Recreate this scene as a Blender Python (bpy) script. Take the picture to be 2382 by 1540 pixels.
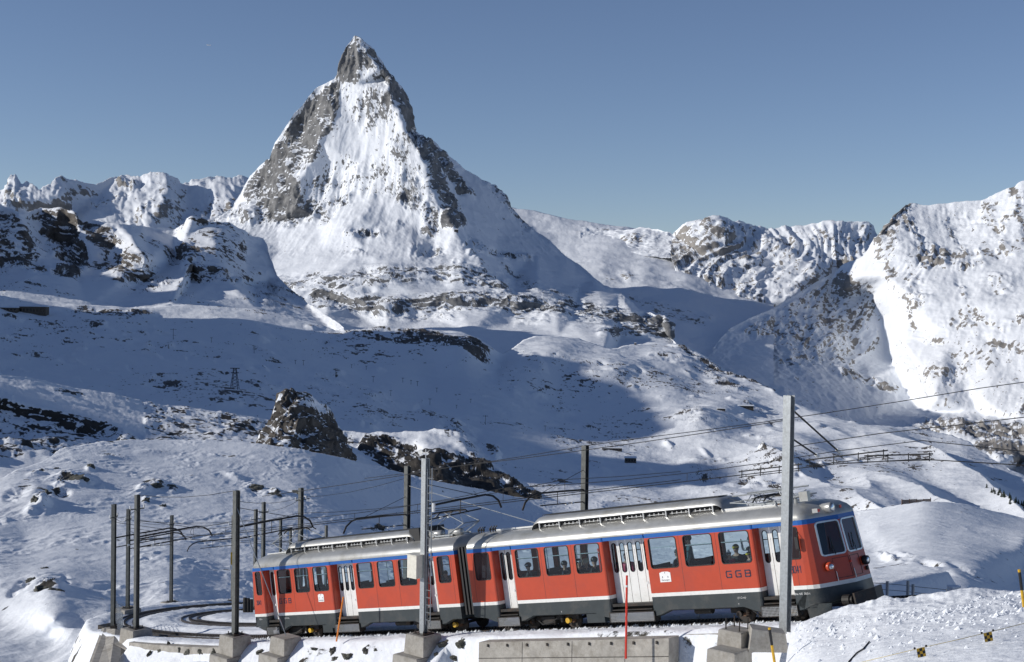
import bpy, bmesh, math, random
import numpy as np
from mathutils import Vector, Matrix
from mathutils.geometry import delaunay_2d_cdt

for o in list(bpy.data.objects):
    bpy.data.objects.remove(o)
SC = bpy.context.scene
COL = SC.collection
random.seed(7)

# ------------------------------------------------------------------ camera
FPX, CX, CY = 3170.0, 1191.0, 770.0          # measured in a 2382 x 1540 copy of the photograph
PITCH, ROLL = math.radians(-1.2), math.radians(0.8)
FW = np.array([0, math.cos(PITCH), math.sin(PITCH)])
_R0 = np.array([1.0, 0, 0]); _U0 = np.array([0, -math.sin(PITCH), math.cos(PITCH)])
RT = _R0 * math.cos(ROLL) + _U0 * math.sin(ROLL)
UP = _U0 * math.cos(ROLL) - _R0 * math.sin(ROLL)
cam_d = bpy.data.cameras.new('camera')
cam = bpy.data.objects.new('camera', cam_d); COL.objects.link(cam)
cam_d.sensor_width = 36.0
cam_d.lens = 36.0 * FPX / 2382.0
cam_d.clip_start = 0.5
cam_d.clip_end = 80000.0
M3 = Matrix(((RT[0], UP[0], -FW[0]), (RT[1], UP[1], -FW[1]), (RT[2], UP[2], -FW[2])))
cam.matrix_world = M3.to_4x4()
SC.camera = cam

# ------------------------------------------------------------------ sky, sun, exposure
SUN_LEFT, SUN_EL = math.radians(84.0), math.radians(18.5)     # the sun stands to the left, a little behind the camera
SUN = Vector((-math.sin(SUN_LEFT) * math.cos(SUN_EL), -math.cos(SUN_LEFT) * math.cos(SUN_EL), math.sin(SUN_EL)))
world = bpy.data.worlds.new('World'); SC.world = world
world.use_nodes = True
wn = world.node_tree; wn.nodes.clear()
w_out = wn.nodes.new('ShaderNodeOutputWorld'); w_bg = wn.nodes.new('ShaderNodeBackground')
w_sky = wn.nodes.new('ShaderNodeTexSky'); w_sky.sky_type = 'NISHITA'; w_sky.sun_disc = False
w_sky.sun_elevation = SUN_EL
w_sky.sun_rotation = math.atan2(SUN.x, SUN.y)
w_sky.altitude = 2800.0; w_sky.air_density = 1.05; w_sky.dust_density = 0.0; w_sky.ozone_density = 3.3
w_hsv = wn.nodes.new('ShaderNodeHueSaturation'); w_hsv.inputs['Saturation'].default_value = 0.96
w_bg.inputs['Strength'].default_value = 0.092
w_mul = wn.nodes.new('ShaderNodeMix'); w_mul.data_type = 'RGBA'; w_mul.blend_type = 'MULTIPLY'; w_mul.inputs['Factor'].default_value = 1.0
w_mul.inputs['B'].default_value = (1.10, 0.995, 1.01, 1)
wn.links.new(w_sky.outputs[0], w_hsv.inputs['Color']); wn.links.new(w_hsv.outputs[0], w_mul.inputs['A']); wn.links.new(w_mul.outputs['Result'], w_bg.inputs[0])
wn.links.new(w_bg.outputs[0], w_out.inputs[0])
sun_d = bpy.data.lights.new('sun', 'SUN'); sun_d.energy = 4.0; sun_d.angle = math.radians(0.5)
sun_d.color = (1.0, 0.955, 0.89)
sun_o = bpy.data.objects.new('sun', sun_d); COL.objects.link(sun_o)
sun_o.rotation_euler = SUN.to_track_quat('Z', 'Y').to_euler()
SC.view_settings.view_transform = 'Standard'
SC.view_settings.look = 'None'
SC.view_settings.exposure = 0.0
SC.view_settings.gamma = 1.0
SC.view_settings.use_curve_mapping = False

# ------------------------------------------------------------------ helpers
def pt(x, y, D):
    """world point seen at (x, y) of the 2382-wide photograph at depth D metres"""
    return D * (FW + RT * ((x - CX) / FPX) + UP * ((CY - y) / FPX))

def tag(o, label=None, cat=None, group=None, kind=None):
    if label: o['label'] = label
    if cat: o['category'] = cat
    if group: o['group'] = group
    if kind: o['kind'] = kind
    return o

def empty(name, loc=(0, 0, 0), mat=None, label=None, cat=None, group=None):
    o = bpy.data.objects.new(name, None); COL.objects.link(o)
    o.empty_display_size = 0.2
    if mat is not None: o.matrix_world = mat
    else: o.location = loc
    return tag(o, label, cat, group)

def mesh_obj(name, verts, faces, mat, parent=None, smooth=False, mats=None, midx=None):
    me = bpy.data.meshes.new(name)
    me.from_pydata([tuple(v) for v in verts], [], [tuple(f) for f in faces])
    for m in (mats or [mat]): me.materials.append(m)
    if midx is not None: me.polygons.foreach_set('material_index', midx)
    if smooth: me.polygons.foreach_set('use_smooth', [True] * len(me.polygons))
    me.update()
    o = bpy.data.objects.new(name, me); COL.objects.link(o)
    if parent is not None: o.parent = parent
    return o

class MB:
    """collects simple shapes into one mesh"""
    def __init__(s): s.v = []; s.f = []
    def add(s, v, f):
        n = len(s.v); s.v += [tuple(p) for p in v]; s.f += [tuple(i + n for i in q) for q in f]; return s
    def box(s, x0, x1, y0, y1, z0, z1):
        return s.add([(x0,y0,z0),(x1,y0,z0),(x1,y1,z0),(x0,y1,z0),(x0,y0,z1),(x1,y0,z1),(x1,y1,z1),(x0,y1,z1)],
                     [(0,3,2,1),(4,5,6,7),(0,1,5,4),(1,2,6,5),(2,3,7,6),(3,0,4,7)])
    def bar(s, a, b, w, h=None, up=(0, 0, 1)):
        h = h or w
        a = Vector(a); b = Vector(b); d = (b - a).normalized(); u = Vector(up)
        if abs(d.dot(u)) > 0.98: u = Vector((1, 0, 0))
        r = d.cross(u).normalized() * (w / 2); u = r.cross(d).normalized() * (h / 2)
        v = [a - r - u, a + r - u, a + r + u, a - r + u, b - r - u, b + r - u, b + r + u, b - r + u]
        return s.add(v, [(0,1,2,3)[::-1], (4,5,6,7), (0,1,5,4), (1,2,6,5), (2,3,7,6), (3,0,4,7)])
    def tube(s, pts, r, n=6, caps=True):
        pts = [Vector(p) for p in pts]; rs = r if isinstance(r, (list, tuple)) else [r] * len(pts)
        base = len(s.v); prev = None
        for i, p in enumerate(pts):
            d = (pts[min(i + 1, len(pts) - 1)] - pts[max(i - 1, 0)])
            if d.length < 1e-9: d = Vector((0, 0, 1))
            d.normalize()
            if prev is None:
                a = Vector((0, 0, 1)) if abs(d.z) < 0.9 else Vector((1, 0, 0))
                u = d.cross(a).normalized()
            else:
                u = (prev - d * prev.dot(d))
                u = u.normalized() if u.length > 1e-6 else d.orthogonal().normalized()
            prev = u; w = d.cross(u)
            for k in range(n):
                t = 2 * math.pi * k / n
                s.v.append(tuple(p + (u * math.cos(t) + w * math.sin(t)) * rs[i]))
        for i in range(len(pts) - 1):
            for k in range(n):
                a = base + i * n + k; b = base + i * n + (k + 1) % n
                s.f.append((a, b, b + n, a + n))
        if caps:
            s.f.append(tuple(base + k for k in range(n))[::-1])
            s.f.append(tuple(base + (len(pts) - 1) * n + k for k in range(n)))
        return s
    def disc(s, c, axis, r, h, n=16, r2=None):
        c = Vector(c); ax = Vector(axis).normalized()
        return s.tube([c - ax * h / 2, c + ax * h / 2], [r, r if r2 is None else r2], n)
    def ball(s, c, r, nu=8, nv=6, sc=(1, 1, 1)):
        v = []; f = []
        for j in range(1, nv):
            t = math.pi * j / nv
            for i in range(nu):
                a = 2 * math.pi * i / nu
                v.append((c[0] + r * sc[0] * math.sin(t) * math.cos(a), c[1] + r * sc[1] * math.sin(t) * math.sin(a), c[2] + r * sc[2] * math.cos(t)))
        top = len(v); v.append((c[0], c[1], c[2] + r * sc[2])); v.append((c[0], c[1], c[2] - r * sc[2]))
        for j in range(nv - 2):
            for i in range(nu):
                f.append((j * nu + i, (j + 1) * nu + i, (j + 1) * nu + (i + 1) % nu, j * nu + (i + 1) % nu))
        for i in range(nu):
            f.append((top, i, (i + 1) % nu)); f.append((top + 1, (nv - 2) * nu + (i + 1) % nu, (nv - 2) * nu + i))
        return s.add(v, f)
    def build(s, name, mat, parent=None, smooth=False):
        return mesh_obj(name, s.v, s.f, mat, parent, smooth)

# ------------------------------------------------------------------ materials
def nmat(name):
    m = bpy.data.materials.new(name); m.use_nodes = True
    nt = m.node_tree; b = nt.nodes['Principled BSDF']
    return m, nt, b

def setin(b, **kw):
    for k, v in kw.items():
        k = k.replace('_', ' ')
        if k in b.inputs:
            b.inputs[k].default_value = v if not isinstance(v, tuple) or len(v) == 4 else (*v, 1.0)

def paint(name, col, rough=0.5, metal=0.0, var=0.12, scale=6.0, bump=0.0, bscale=40.0, spec=0.5, dirt=None):
    """base colour with slight unevenness, wear and fine relief"""
    m, nt, b = nmat(name)
    setin(b, Roughness=rough, Metallic=metal, Specular_IOR_Level=spec)
    tc = nt.nodes.new('ShaderNodeTexCoord')
    nz = nt.nodes.new('ShaderNodeTexNoise'); nz.inputs['Scale'].default_value = scale; nz.inputs['Detail'].default_value = 6
    nz.inputs['Roughness'].default_value = 0.65
    nt.links.new(tc.outputs['Object'], nz.inputs['Vector'])
    cr = nt.nodes.new('ShaderNodeValToRGB')
    a = tuple(max(0, c * (1 - var)) for c in col); d = tuple(min(1, c * (1 + var)) for c in col)
    cr.color_ramp.elements[0].color = (*a, 1); cr.color_ramp.elements[1].color = (*d, 1)
    cr.color_ramp.elements[0].position = 0.3; cr.color_ramp.elements[1].position = 0.7
    nt.links.new(nz.outputs['Fac'], cr.inputs['Fac'])
    last = cr.outputs['Color']
    if dirt:
        n2 = nt.nodes.new('ShaderNodeTexNoise'); n2.inputs['Scale'].default_value = scale * 0.4; n2.inputs['Detail'].default_value = 9
        n2.inputs['Roughness'].default_value = 0.75
        nt.links.new(tc.outputs['Object'], n2.inputs['Vector'])
        r2 = nt.nodes.new('ShaderNodeValToRGB'); r2.color_ramp.elements[0].position = 0.5; r2.color_ramp.elements[1].position = 0.68
        nt.links.new(n2.outputs['Fac'], r2.inputs['Fac'])
        mx = nt.nodes.new('ShaderNodeMix'); mx.data_type = 'RGBA'
        nt.links.new(r2.outputs['Color'], mx.inputs['Factor'])
        nt.links.new(last, mx.inputs['A']); mx.inputs['B'].default_value = (*dirt, 1)
        last = mx.outputs['Result']
    nt.links.new(last, b.inputs['Base Color'])
    if bump:
        n3 = nt.nodes.new('ShaderNodeTexNoise'); n3.inputs['Scale'].default_value = bscale; n3.inputs['Detail'].default_value = 5
        nt.links.new(tc.outputs['Object'], n3.inputs['Vector'])
        bp = nt.nodes.new('ShaderNodeBump'); bp.inputs['Strength'].default_value = bump; bp.inputs['Distance'].default_value = 0.02
        nt.links.new(n3.outputs['Fac'], bp.inputs['Height']); nt.links.new(bp.outputs['Normal'], b.inputs['Normal'])
    return m

def terrain_mat(name, rock_a, rock_b, grain, snow=(0.80, 0.825, 0.86), bump=0.25):
    """snow over rock: the mesh attribute 'rock' says where the stone is bare, noise breaks its edge"""
    m, nt, b = nmat(name)
    L = nt.links.new
    at = nt.nodes.new('ShaderNodeAttribute'); at.attribute_name = 'rock'
    tc = nt.nodes.new('ShaderNodeTexCoord')
    mp = nt.nodes.new('ShaderNodeMapping'); mp.inputs['Scale'].default_value = (1 / grain,) * 3
    L(tc.outputs['Object'], mp.inputs['Vector'])
    nz = nt.nodes.new('ShaderNodeTexNoise'); nz.inputs['Scale'].default_value = 1.0; nz.inputs['Detail'].default_value = 5; nz.inputs['Roughness'].default_value = 0.7
    L(mp.outputs['Vector'], nz.inputs['Vector'])
    ad = nt.nodes.new('ShaderNodeMath'); ad.operation = 'MULTIPLY_ADD'; ad.inputs[1].default_value = 2.0; ad.inputs[2].default_value = -1.0
    L(nz.outputs['Fac'], ad.inputs[0])
    a2 = nt.nodes.new('ShaderNodeMath'); a2.operation = 'ADD'
    L(at.outputs['Fac'], a2.inputs[0]); L(ad.outputs[0], a2.inputs[1])
    rp = nt.nodes.new('ShaderNodeValToRGB'); rp.color_ramp.elements[0].position = 0.42; rp.color_ramp.elements[1].position = 0.58
    L(a2.outputs[0], rp.inputs['Fac'])
    n2 = nt.nodes.new('ShaderNodeTexNoise'); n2.inputs['Scale'].default_value = 0.37; n2.inputs['Detail'].default_value = 8; n2.inputs['Roughness'].default_value = 0.7
    L(mp.outputs['Vector'], n2.inputs['Vector'])
    rc = nt.nodes.new('ShaderNodeValToRGB')
    rc.color_ramp.elements[0].position = 0.3; rc.color_ramp.elements[1].position = 0.72
    rc.color_ramp.elements[0].color = (*rock_a, 1); rc.color_ramp.elements[1].color = (*rock_b, 1)
    L(n2.outputs['Fac'], rc.inputs['Fac'])
    mx = nt.nodes.new('ShaderNodeMix'); mx.data_type = 'RGBA'
    L(rp.outputs['Color'], mx.inputs['Factor']); mx.inputs['A'].default_value = (*snow, 1); L(rc.outputs['Color'], mx.inputs['B'])
    L(mx.outputs['Result'], b.inputs['Base Color'])
    setin(b, Roughness=0.75, Specular_IOR_Level=0.25)
    n3 = nt.nodes.new('ShaderNodeTexNoise'); n3.inputs['Scale'].default_value = 1.7; n3.inputs['Detail'].default_value = 6; n3.inputs['Roughness'].default_value = 0.6
    L(mp.outputs['Vector'], n3.inputs['Vector'])
    bp = nt.nodes.new('ShaderNodeBump'); bp.inputs['Strength'].default_value = bump; bp.inputs['Distance'].default_value = grain * 0.5
    L(n3.outputs['Fac'], bp.inputs['Height']); L(bp.outputs['Normal'], b.inputs['Normal'])
    return m
# ------------------------------------------------------------------ noise
_rng = np.random.default_rng(11)
_PERM = _rng.permutation(256).astype(np.int32); _PERM = np.concatenate([_PERM, _PERM, _PERM])
_g = _rng.normal(size=(256, 3)); _GR = (_g / np.linalg.norm(_g, axis=1, keepdims=True)).astype(np.float32)

def perlin(p):
    p = np.asarray(p, dtype=np.float64); shp = p.shape[:-1]; p = p.reshape(-1, 3)
    i = np.floor(p).astype(np.int64); f = (p - i).astype(np.float32); i = (i & 255).astype(np.int32)
    u = f * f * f * (f * (f * 6 - 15) + 10)
    out = 0
    for dx in (0, 1):
        hx = _PERM[i[:, 0] + dx]; wx = u[:, 0] if dx else 1 - u[:, 0]
        for dy in (0, 1):
            hy = _PERM[hx + i[:, 1] + dy]; wy = wx * (u[:, 1] if dy else 1 - u[:, 1])
            for dz in (0, 1):
                g = _GR[_PERM[hy + i[:, 2] + dz] & 255]
                d = g[:, 0] * (f[:, 0] - dx) + g[:, 1] * (f[:, 1] - dy) + g[:, 2] * (f[:, 2] - dz)
                out = out + d * wy * (u[:, 2] if dz else 1 - u[:, 2])
    return (out * 1.5).reshape(shp)

def blur(a, n):
    for _ in range(n):
        b = np.pad(a, 1, mode='edge')
        a = (b[1:-1, 1:-1] * 2 + b[:-2, 1:-1] + b[2:, 1:-1] + b[1:-1, :-2] + b[1:-1, 2:]) / 6.0
    return a

def tin(cp, vals, gx, gy):
    """linear interpolation over the Delaunay triangles of the control points"""
    pts = [Vector((float(a), float(b))) for a, b in cp]
    v2, e, tris, ov, oe, of = delaunay_2d_cdt(pts, [], [], 0, 1e-6)
    vv = np.array([[q.x, q.y] for q in v2]); val = np.array([vals[o[0]] for o in ov])
    out = np.full(gx.shape, np.nan)
    for t in tris:
        a, b, c = vv[t[0]], vv[t[1]], vv[t[2]]
        x0, x1 = min(a[0], b[0], c[0]), max(a[0], b[0], c[0]); y0, y1 = min(a[1], b[1], c[1]), max(a[1], b[1], c[1])
        c0 = np.searchsorted(gx[0], x0) - 1; c1 = np.searchsorted(gx[0], x1) + 1
        c0 = max(c0, 0)
        if c1 <= c0: continue
        X = gx[:, c0:c1]; Y = gy[:, c0:c1]
        m = (Y >= y0 - 1e-6) & (Y <= y1 + 1e-6)
        if not m.any(): continue
        det = (b[1] - c[1]) * (a[0] - c[0]) + (c[0] - b[0]) * (a[1] - c[1])
        if abs(det) < 1e-9: continue
        l0 = ((b[1] - c[1]) * (X - c[0]) + (c[0] - b[0]) * (Y - c[1])) / det
        l1 = ((c[1] - a[1]) * (X - c[0]) + (a[0] - c[0]) * (Y - c[1])) / det
        l2 = 1 - l0 - l1
        m &= (l0 > -1e-4) & (l1 > -1e-4) & (l2 > -1e-4)
        r = l0 * val[t[0]] + l1 * val[t[1]] + l2 * val[t[2]]
        sub = out[:, c0:c1]; sub[m] = r[m]
    return out

def tps(cp, vals, gx, gy, reg=1e-4):
    P = np.array(cp, float) / 1000.0; v = np.array(vals, float); n = len(P)
    def phi(r2): return np.where(r2 > 1e-12, 0.5 * r2 * np.log(np.maximum(r2, 1e-12)), 0)
    K = phi(((P[:, None] - P[None]) ** 2).sum(-1)) + np.eye(n) * reg
    Q = np.c_[np.ones(n), P]; A = np.zeros((n + 3, n + 3)); A[:n, :n] = K; A[:n, n:] = Q; A[n:, :n] = Q.T
    w = np.linalg.solve(A, np.r_[v, 0, 0, 0])
    X = gx.ravel() / 1000.0; Y = gy.ravel() / 1000.0; out = np.zeros(X.shape)
    for i in range(n): out += w[i] * phi((X - P[i, 0]) ** 2 + (Y - P[i, 1]) ** 2)
    return (out + w[n] + w[n + 1] * X + w[n + 2] * Y).reshape(gx.shape)

def inpoly(poly, X, Y):
    p = np.array(poly, float); ins = np.zeros(X.shape, bool); j = len(p) - 1
    for i in range(len(p)):
        c = ((p[i, 1] > Y) != (p[j, 1] > Y)) & (X < (p[j, 0] - p[i, 0]) * (Y - p[i, 1]) / (p[j, 1] - p[i, 1] + 1e-12) + p[i, 0])
        ins ^= c; j = i
    return ins

def rock_mask(feats, X, Y):
    """bare-rock zones: ('e', x, y, rx, ry, turn, amount), ('p', [outline], amount), ('l', [line], half width, amount)"""
    m = np.zeros(X.shape)
    for ft in feats:
        if ft[0] == 'e':
            _, x, y, rx, ry, a, s = ft; a = math.radians(a)
            dx, dy = X - x, Y - y
            u = (dx * math.cos(a) + dy * math.sin(a)) / rx; v = (-dx * math.sin(a) + dy * math.cos(a)) / ry
            m = np.maximum(m, s * np.clip(1.6 - 1.2 * np.sqrt(u * u + v * v), 0, 1))
        elif ft[0] == 'p':
            m = np.maximum(m, ft[2] * inpoly(ft[1], X, Y))
        else:
            _, ln, hw, s = ft; best = np.full(X.shape, 1e9)
            for (ax, ay), (bx, by) in zip(ln[:-1], ln[1:]):
                dx, dy = bx - ax, by - ay
                t = np.clip(((X - ax) * dx + (Y - ay) * dy) / (dx * dx + dy * dy), 0, 1)
                best = np.minimum(best, np.hypot(X - ax - t * dx, Y - ay - t * dy))
            m = np.maximum(m, s * np.clip(1.6 - 1.2 * best / hw, 0, 1))
    return m

def grid_normals(W):
    du = np.gradient(W, axis=1); dv = np.gradient(W, axis=0)
    n = np.cross(dv, du); n /= np.maximum(np.linalg.norm(n, axis=-1, keepdims=True), 1e-9)
    return n

TERR = {}
def layer(name, top, bottom, cps, mat, feats=(), method='tin', dx=2.6, dy=2.4, soft=6, jag=(2.0, 60.0),
          waves=(400, 200, 100, 50, 25, 12), a_snow=0.035, a_rock=0.15, stretch=(1, 1, 1), turn=0.0, slope_k=0.5, slope0=0.62,
          msoft=4, detail=0.5, seed=0.0, xr=None, extra=None, back=0.12, thr=0.5, lower=None, sharp=0.0, specks=0.0, strata=0.0, ribs=0.0):
    """one stretch of mountain side as a displaced surface; its skyline is 'top', depths come from the control points"""
    top = sorted(top); tx = [p[0] for p in top]; ty = [p[1] for p in top]
    x0, x1 = xr or (tx[0], tx[-1])
    xs = np.linspace(x0, x1, int((x1 - x0) / dx) + 1)
    yt = np.interp(xs, tx, ty)
    jn = np.zeros(xs.shape)
    for k, lam in enumerate((jag[1], jag[1] / 2.3, jag[1] / 5.1, jag[1] / 11)):
        jn += jag[0] * 0.62 ** k * (np.abs(perlin(np.c_[xs / lam, xs * 0 + seed + k * 7.3, xs * 0 + 3.1])) * -2 + 0.5)
    yb = np.interp(xs, [b[0] for b in bottom], [b[1] for b in bottom])
    yb = np.maximum(yb, yt + 6)
    rows = int(np.max(yb - yt) / dy) + 2
    t = np.linspace(0, 1, rows)[:, None]
    GX = np.repeat(xs[None], rows, 0); GY = yt[None] + t * (yb - yt)[None]
    cp = [(c[0], c[1]) for c in cps]; lv = [math.log(c[2]) for c in cps]
    ry = np.arange(min(yt) - 8, max(yb) + 8, 3.0); rx = np.arange(x0, x1 + 3.0, 3.0)
    RX, RY = np.meshgrid(rx, ry)
    if method == 'tin':
        # close the hull with the nearest values
        ex0, ex1, ey0, ey1 = x0 - 400, x1 + 400, min(ty) - 200, max(yb) + 300
        C = np.array(cp)
        for ex in (ex0, (x0 + x1) / 2, ex1):
            for ey in (ey0, ey1):
                d = ((C - (ex, ey)) ** 2).sum(1); w = 1 / d ** 1.5
                cp.append((ex, ey)); lv.append(float((w * np.array(lv[:len(C)])).sum() / w.sum()))
        LD = tin(cp, lv, RX, RY)
        if np.isnan(LD).any():
            LD = np.where(np.isnan(LD), np.nanmean(LD), LD)
    else:
        LD = tps(cp, lv, RX, RY)
    LD = blur(LD, soft)
    def samp(G):
        fx = np.clip((GX - rx[0]) / 3.0, 0, len(rx) - 1.001); fy = np.clip((GY - ry[0]) / 3.0, 0, len(ry) - 1.001)
        i = fy.astype(int); j = fx.astype(int); a = fx - j; c = fy - i
        return (G[i, j] * (1 - a) + G[i, j + 1] * a) * (1 - c) + (G[i + 1, j] * (1 - a) + G[i + 1, j + 1] * a) * c
    D = np.exp(samp(LD))
    mask = np.zeros(D.shape)
    if feats: mask = samp(blur(rock_mask(feats, RX, RY), msoft))
    GY = GY + jn[None] * np.exp(-(GY - yt[None]) / 14.0)
    W = D[..., None] * (FW + RT * ((GX - CX) / FPX)[..., None] + UP * ((CY - GY) / FPX)[..., None])
    # the far side of the ridge falls away behind the skyline
    fb = back * np.array([0.03, 0.1, 0.25, 0.5, 1.0])
    bk = []
    for q in fb[::-1]:
        s = W[0] + np.c_[W[0][:, 0] * q, W[0][:, 1] * q, -np.linalg.norm(W[0][:, :2], axis=1) * q * (0.45 + 0.5 * q / back + (1.0 if back < 0.05 else 0.0))]
        bk.append(s)
    W = np.concatenate([np.array(bk), W], 0); nb = len(fb)
    N = grid_normals(W); 
    flip = np.sign(-(N * W).sum(-1)); flip[:nb] = np.sign(N[:nb, :, 2]); N *= flip[..., None]
    N = np.dstack([blur(N[..., k], 6) for k in range(3)]); N /= np.linalg.norm(N, axis=-1, keepdims=True)
    mask = np.concatenate([np.repeat(mask[:1], nb, 0), mask], 0)
    c, s_ = math.cos(math.radians(turn)), math.sin(math.radians(turn))
    def warp(stretch): return np.stack([(W[..., 0] * c + W[..., 2] * s_) * stretch[0], W[..., 1] * stretch[1], (-W[..., 0] * s_ + W[..., 2] * c) * stretch[2]], -1)
    Q = warp(stretch)
    if lower:
        lw = np.clip((GY - lower[0]) / 40.0 + 0.5, 0, 1); lw = np.concatenate([np.repeat(lw[:1], nb, 0), lw], 0); Q2 = warp(lower[1])
    H = np.zeros(mask.shape); NF = np.zeros(mask.shape)
    rk = np.clip(mask * 1.3, 0, 1)
    for k, lam in enumerate(waves):
        n = perlin(Q / lam + seed + k * 13.7)
        if lower: n = n * (1 - lw) + perlin(Q2 / lam + seed + k * 13.7) * lw
        rid = 0.55 - np.abs(n) * 2.0
        H += lam * (0.55, 0.7, 0.9, 1.1, 1.2, 1.2, 1.2)[min(k, 6)] * (a_snow * (1 - rk) * (n * (1 - sharp) + rid * sharp) + a_rock * rk * rid * 0.8)
        NF += n * (0.3, 0.5, 0.75, 0.95, 0.95, 0.85, 0.8)[min(k, 6)]
    if extra is not None:
        H = H + np.concatenate([np.zeros((nb, D.shape[1])), extra(GX, GY, W[nb:], D)], 0)
    ST = 0.0
    if strata or ribs:
        g = waves[-1] * 2.2
        wob = perlin(W / (g * 14) + seed) * g * 2.0 + W[..., 0] * 0.12
        st = perlin(np.stack([W[..., 0] / (g * 14), W[..., 1] / (g * 14), (W[..., 2] + wob) / g], -1)) + 0.6 * perlin(np.stack([W[..., 0] / (g * 5), W[..., 1] / (g * 5), (W[..., 2] + wob) / (g * .42)], -1) + 9)
        g2 = waves[0] * 0.42
        wq = Q[..., 0] + perlin(W / (g2 * 5.0) + seed) * g2 * 2.2
        rb = 0.5 - 1.7 * np.abs(perlin(np.stack([wq / g2, W[..., 1] / (g2 * 14), Q[..., 2] / (g2 * 3)], -1) + 17)) - 1.0 * np.abs(perlin(np.stack([wq / (g2 * .4), W[..., 1] / (g2 * 8), Q[..., 2] / (g2 * 1.6)], -1) + 27)) + .25
        RB = rb * ribs * waves[0] * 0.11
        H += RB * np.clip(0.15 + rk, 0, 1) * ((1 - 0.85 * lw) if lower else 1.0) + g * 0.55 * strata * st * np.clip(rk * 1.4, 0.12, 1)
        ST = strata * st + ribs * rb * 0.8 * ((1 - 0.7 * lw) if lower else 1.0)
    W = W + N * H[..., None]
    N2 = grid_normals(W); N2 *= np.sign((N2 * N).sum(-1))[..., None]
    steep = slope0 - N2[..., 2]
    if specks:
        mask = np.maximum(mask, specks * np.clip(perlin(W / (waves[0] * 1.3) + 31) * 1.5 + 0.45, 0, 1))
    rock = mask + NF * detail * 0.5 + np.clip(steep, -0.6, 0.6) * slope_k * (0.5 + rk) + ST * 0.28 * np.clip(mask * 2.2, 0, 1)
    rock = np.clip((rock - thr) * 1.8 + 0.5, 0, 1)
    r, cN = W.shape[:2]
    idx = np.arange(r * cN).reshape(r, cN)
    F = np.stack([idx[:-1, :-1], idx[1:, :-1], idx[1:, 1:], idx[:-1, 1:]], -1).reshape(-1, 4)
    me = bpy.data.meshes.new(name)
    me.vertices.add(r * cN); me.vertices.foreach_set('co', W.reshape(-1).astype(np.float32))
    me.loops.add(F.size); me.loops.foreach_set('vertex_index', F.reshape(-1).astype(np.int32))
    me.polygons.add(len(F)); me.polygons.foreach_set('loop_start', (np.arange(len(F)) * 4).astype(np.int32))
    me.polygons.foreach_set('use_smooth', np.ones(len(F), bool))
    me.update(calc_edges=True)
    at = me.attributes.new('rock', 'FLOAT', 'POINT'); at.data.foreach_set('value', rock.reshape(-1).astype(np.float32))
    me.materials.append(mat)
    o = bpy.data.objects.new(name, me); COL.objects.link(o); o['kind'] = 'structure'
    TERR[name] = (xs, GX, GY, W[nb:], N2[nb:])
    return o

def ground_at(name, x, y):
    """world point and normal of a terrain layer where the photograph shows (x, y)"""
    xs, GX, GY, W, N = TERR[name]
    j = int(np.clip(np.searchsorted(xs, x), 0, len(xs) - 1)); i = int(np.argmin(np.abs(GY[:, j] - y)))
    return Vector(W[i, j]), Vector(N[i, j])

GREY = terrain_mat('snow_on_grey_rock', (0.075, 0.077, 0.080), (0.26, 0.258, 0.255), 20.0)
PALE = terrain_mat('snow_on_pale_rock', (0.16, 0.15, 0.14), (0.33, 0.31, 0.285), 34.0)
BROWN = terrain_mat('snow_on_brown_rock', (0.04, 0.037, 0.034), (0.175, 0.155, 0.135), 12.0)
TOOTH = terrain_mat('snow_on_tooth_rock', (0.024, 0.023, 0.021), (0.115, 0.10, 0.085), 3.0)
DARK = terrain_mat('snow_on_dark_rock', (0.018, 0.018, 0.018), (0.075, 0.066, 0.055), 5.0)
NEAR = terrain_mat('snow_on_near_rock', (0.02, 0.02, 0.018), (0.09, 0.08, 0.062), 0.8, bump=0.3)

# ---- far jagged ridge on the left
layer('far_ridge', [(-200,420),(-60,428),(0,440),(14,429),(24,405),(38,404),(51,424),(63,417),(77,428),(91,444),(116,430),(132,416),(140,408),(154,419),(181,426),(222,430),(253,417),(290,403),
      (325,405),(355,400),(386,402),(400,409),(426,428),(438,424),(465,419),(490,412),(513,410),(540,416),(554,410),(578,415),(640,440),(720,490)], [(-200,640),(720,640)],
      [(-200,420,12000),(0,440,12300),(24,405,12300),(140,408,12500),(290,403,13000),(386,402,12900),(426,428,13200),(513,410,13300),(578,415,13400),(720,490,13400),
       (-200,640,10800),(0,640,10800),(200,640,11000),(400,640,11200),(720,640,11400),
       (20,470,11800),(140,460,12000),(105,520,11950),(175,500,12250),(215,520,11900),(300,470,12350),(330,520,11900),(395,450,12450),(345,520,11850),(440,480,12600),(410,530,12000),(520,470,12600),(470,540,11900)],
      PALE, feats=[('e',30,460,40,45,0,.58),('e',150,470,45,30,-60,.55),('e',200,450,60,14,10,.58),('e',300,425,50,14,5,.62),('e',380,490,20,50,35,.66),('e',330,500,16,45,35,.62),('e',415,470,14,50,30,.58),
      ('e',470,500,14,50,35,.62),('e',530,490,16,45,30,.62),('e',560,460,25,35,20,.55),('e',250,470,60,14,-20,.55),('e',100,500,50,30,0,.58)],
      soft=3, jag=(2.2, 17), waves=(700,350,180,90,45,24), a_snow=0.045, a_rock=0.12, specks=0.36, turn=38, stretch=(2.2,1,0.42), slope_k=0.55, slope0=0.55, detail=0.55, seed=1.0, thr=0.52, sharp=1.0, strata=0.4, ribs=0.5)

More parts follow.
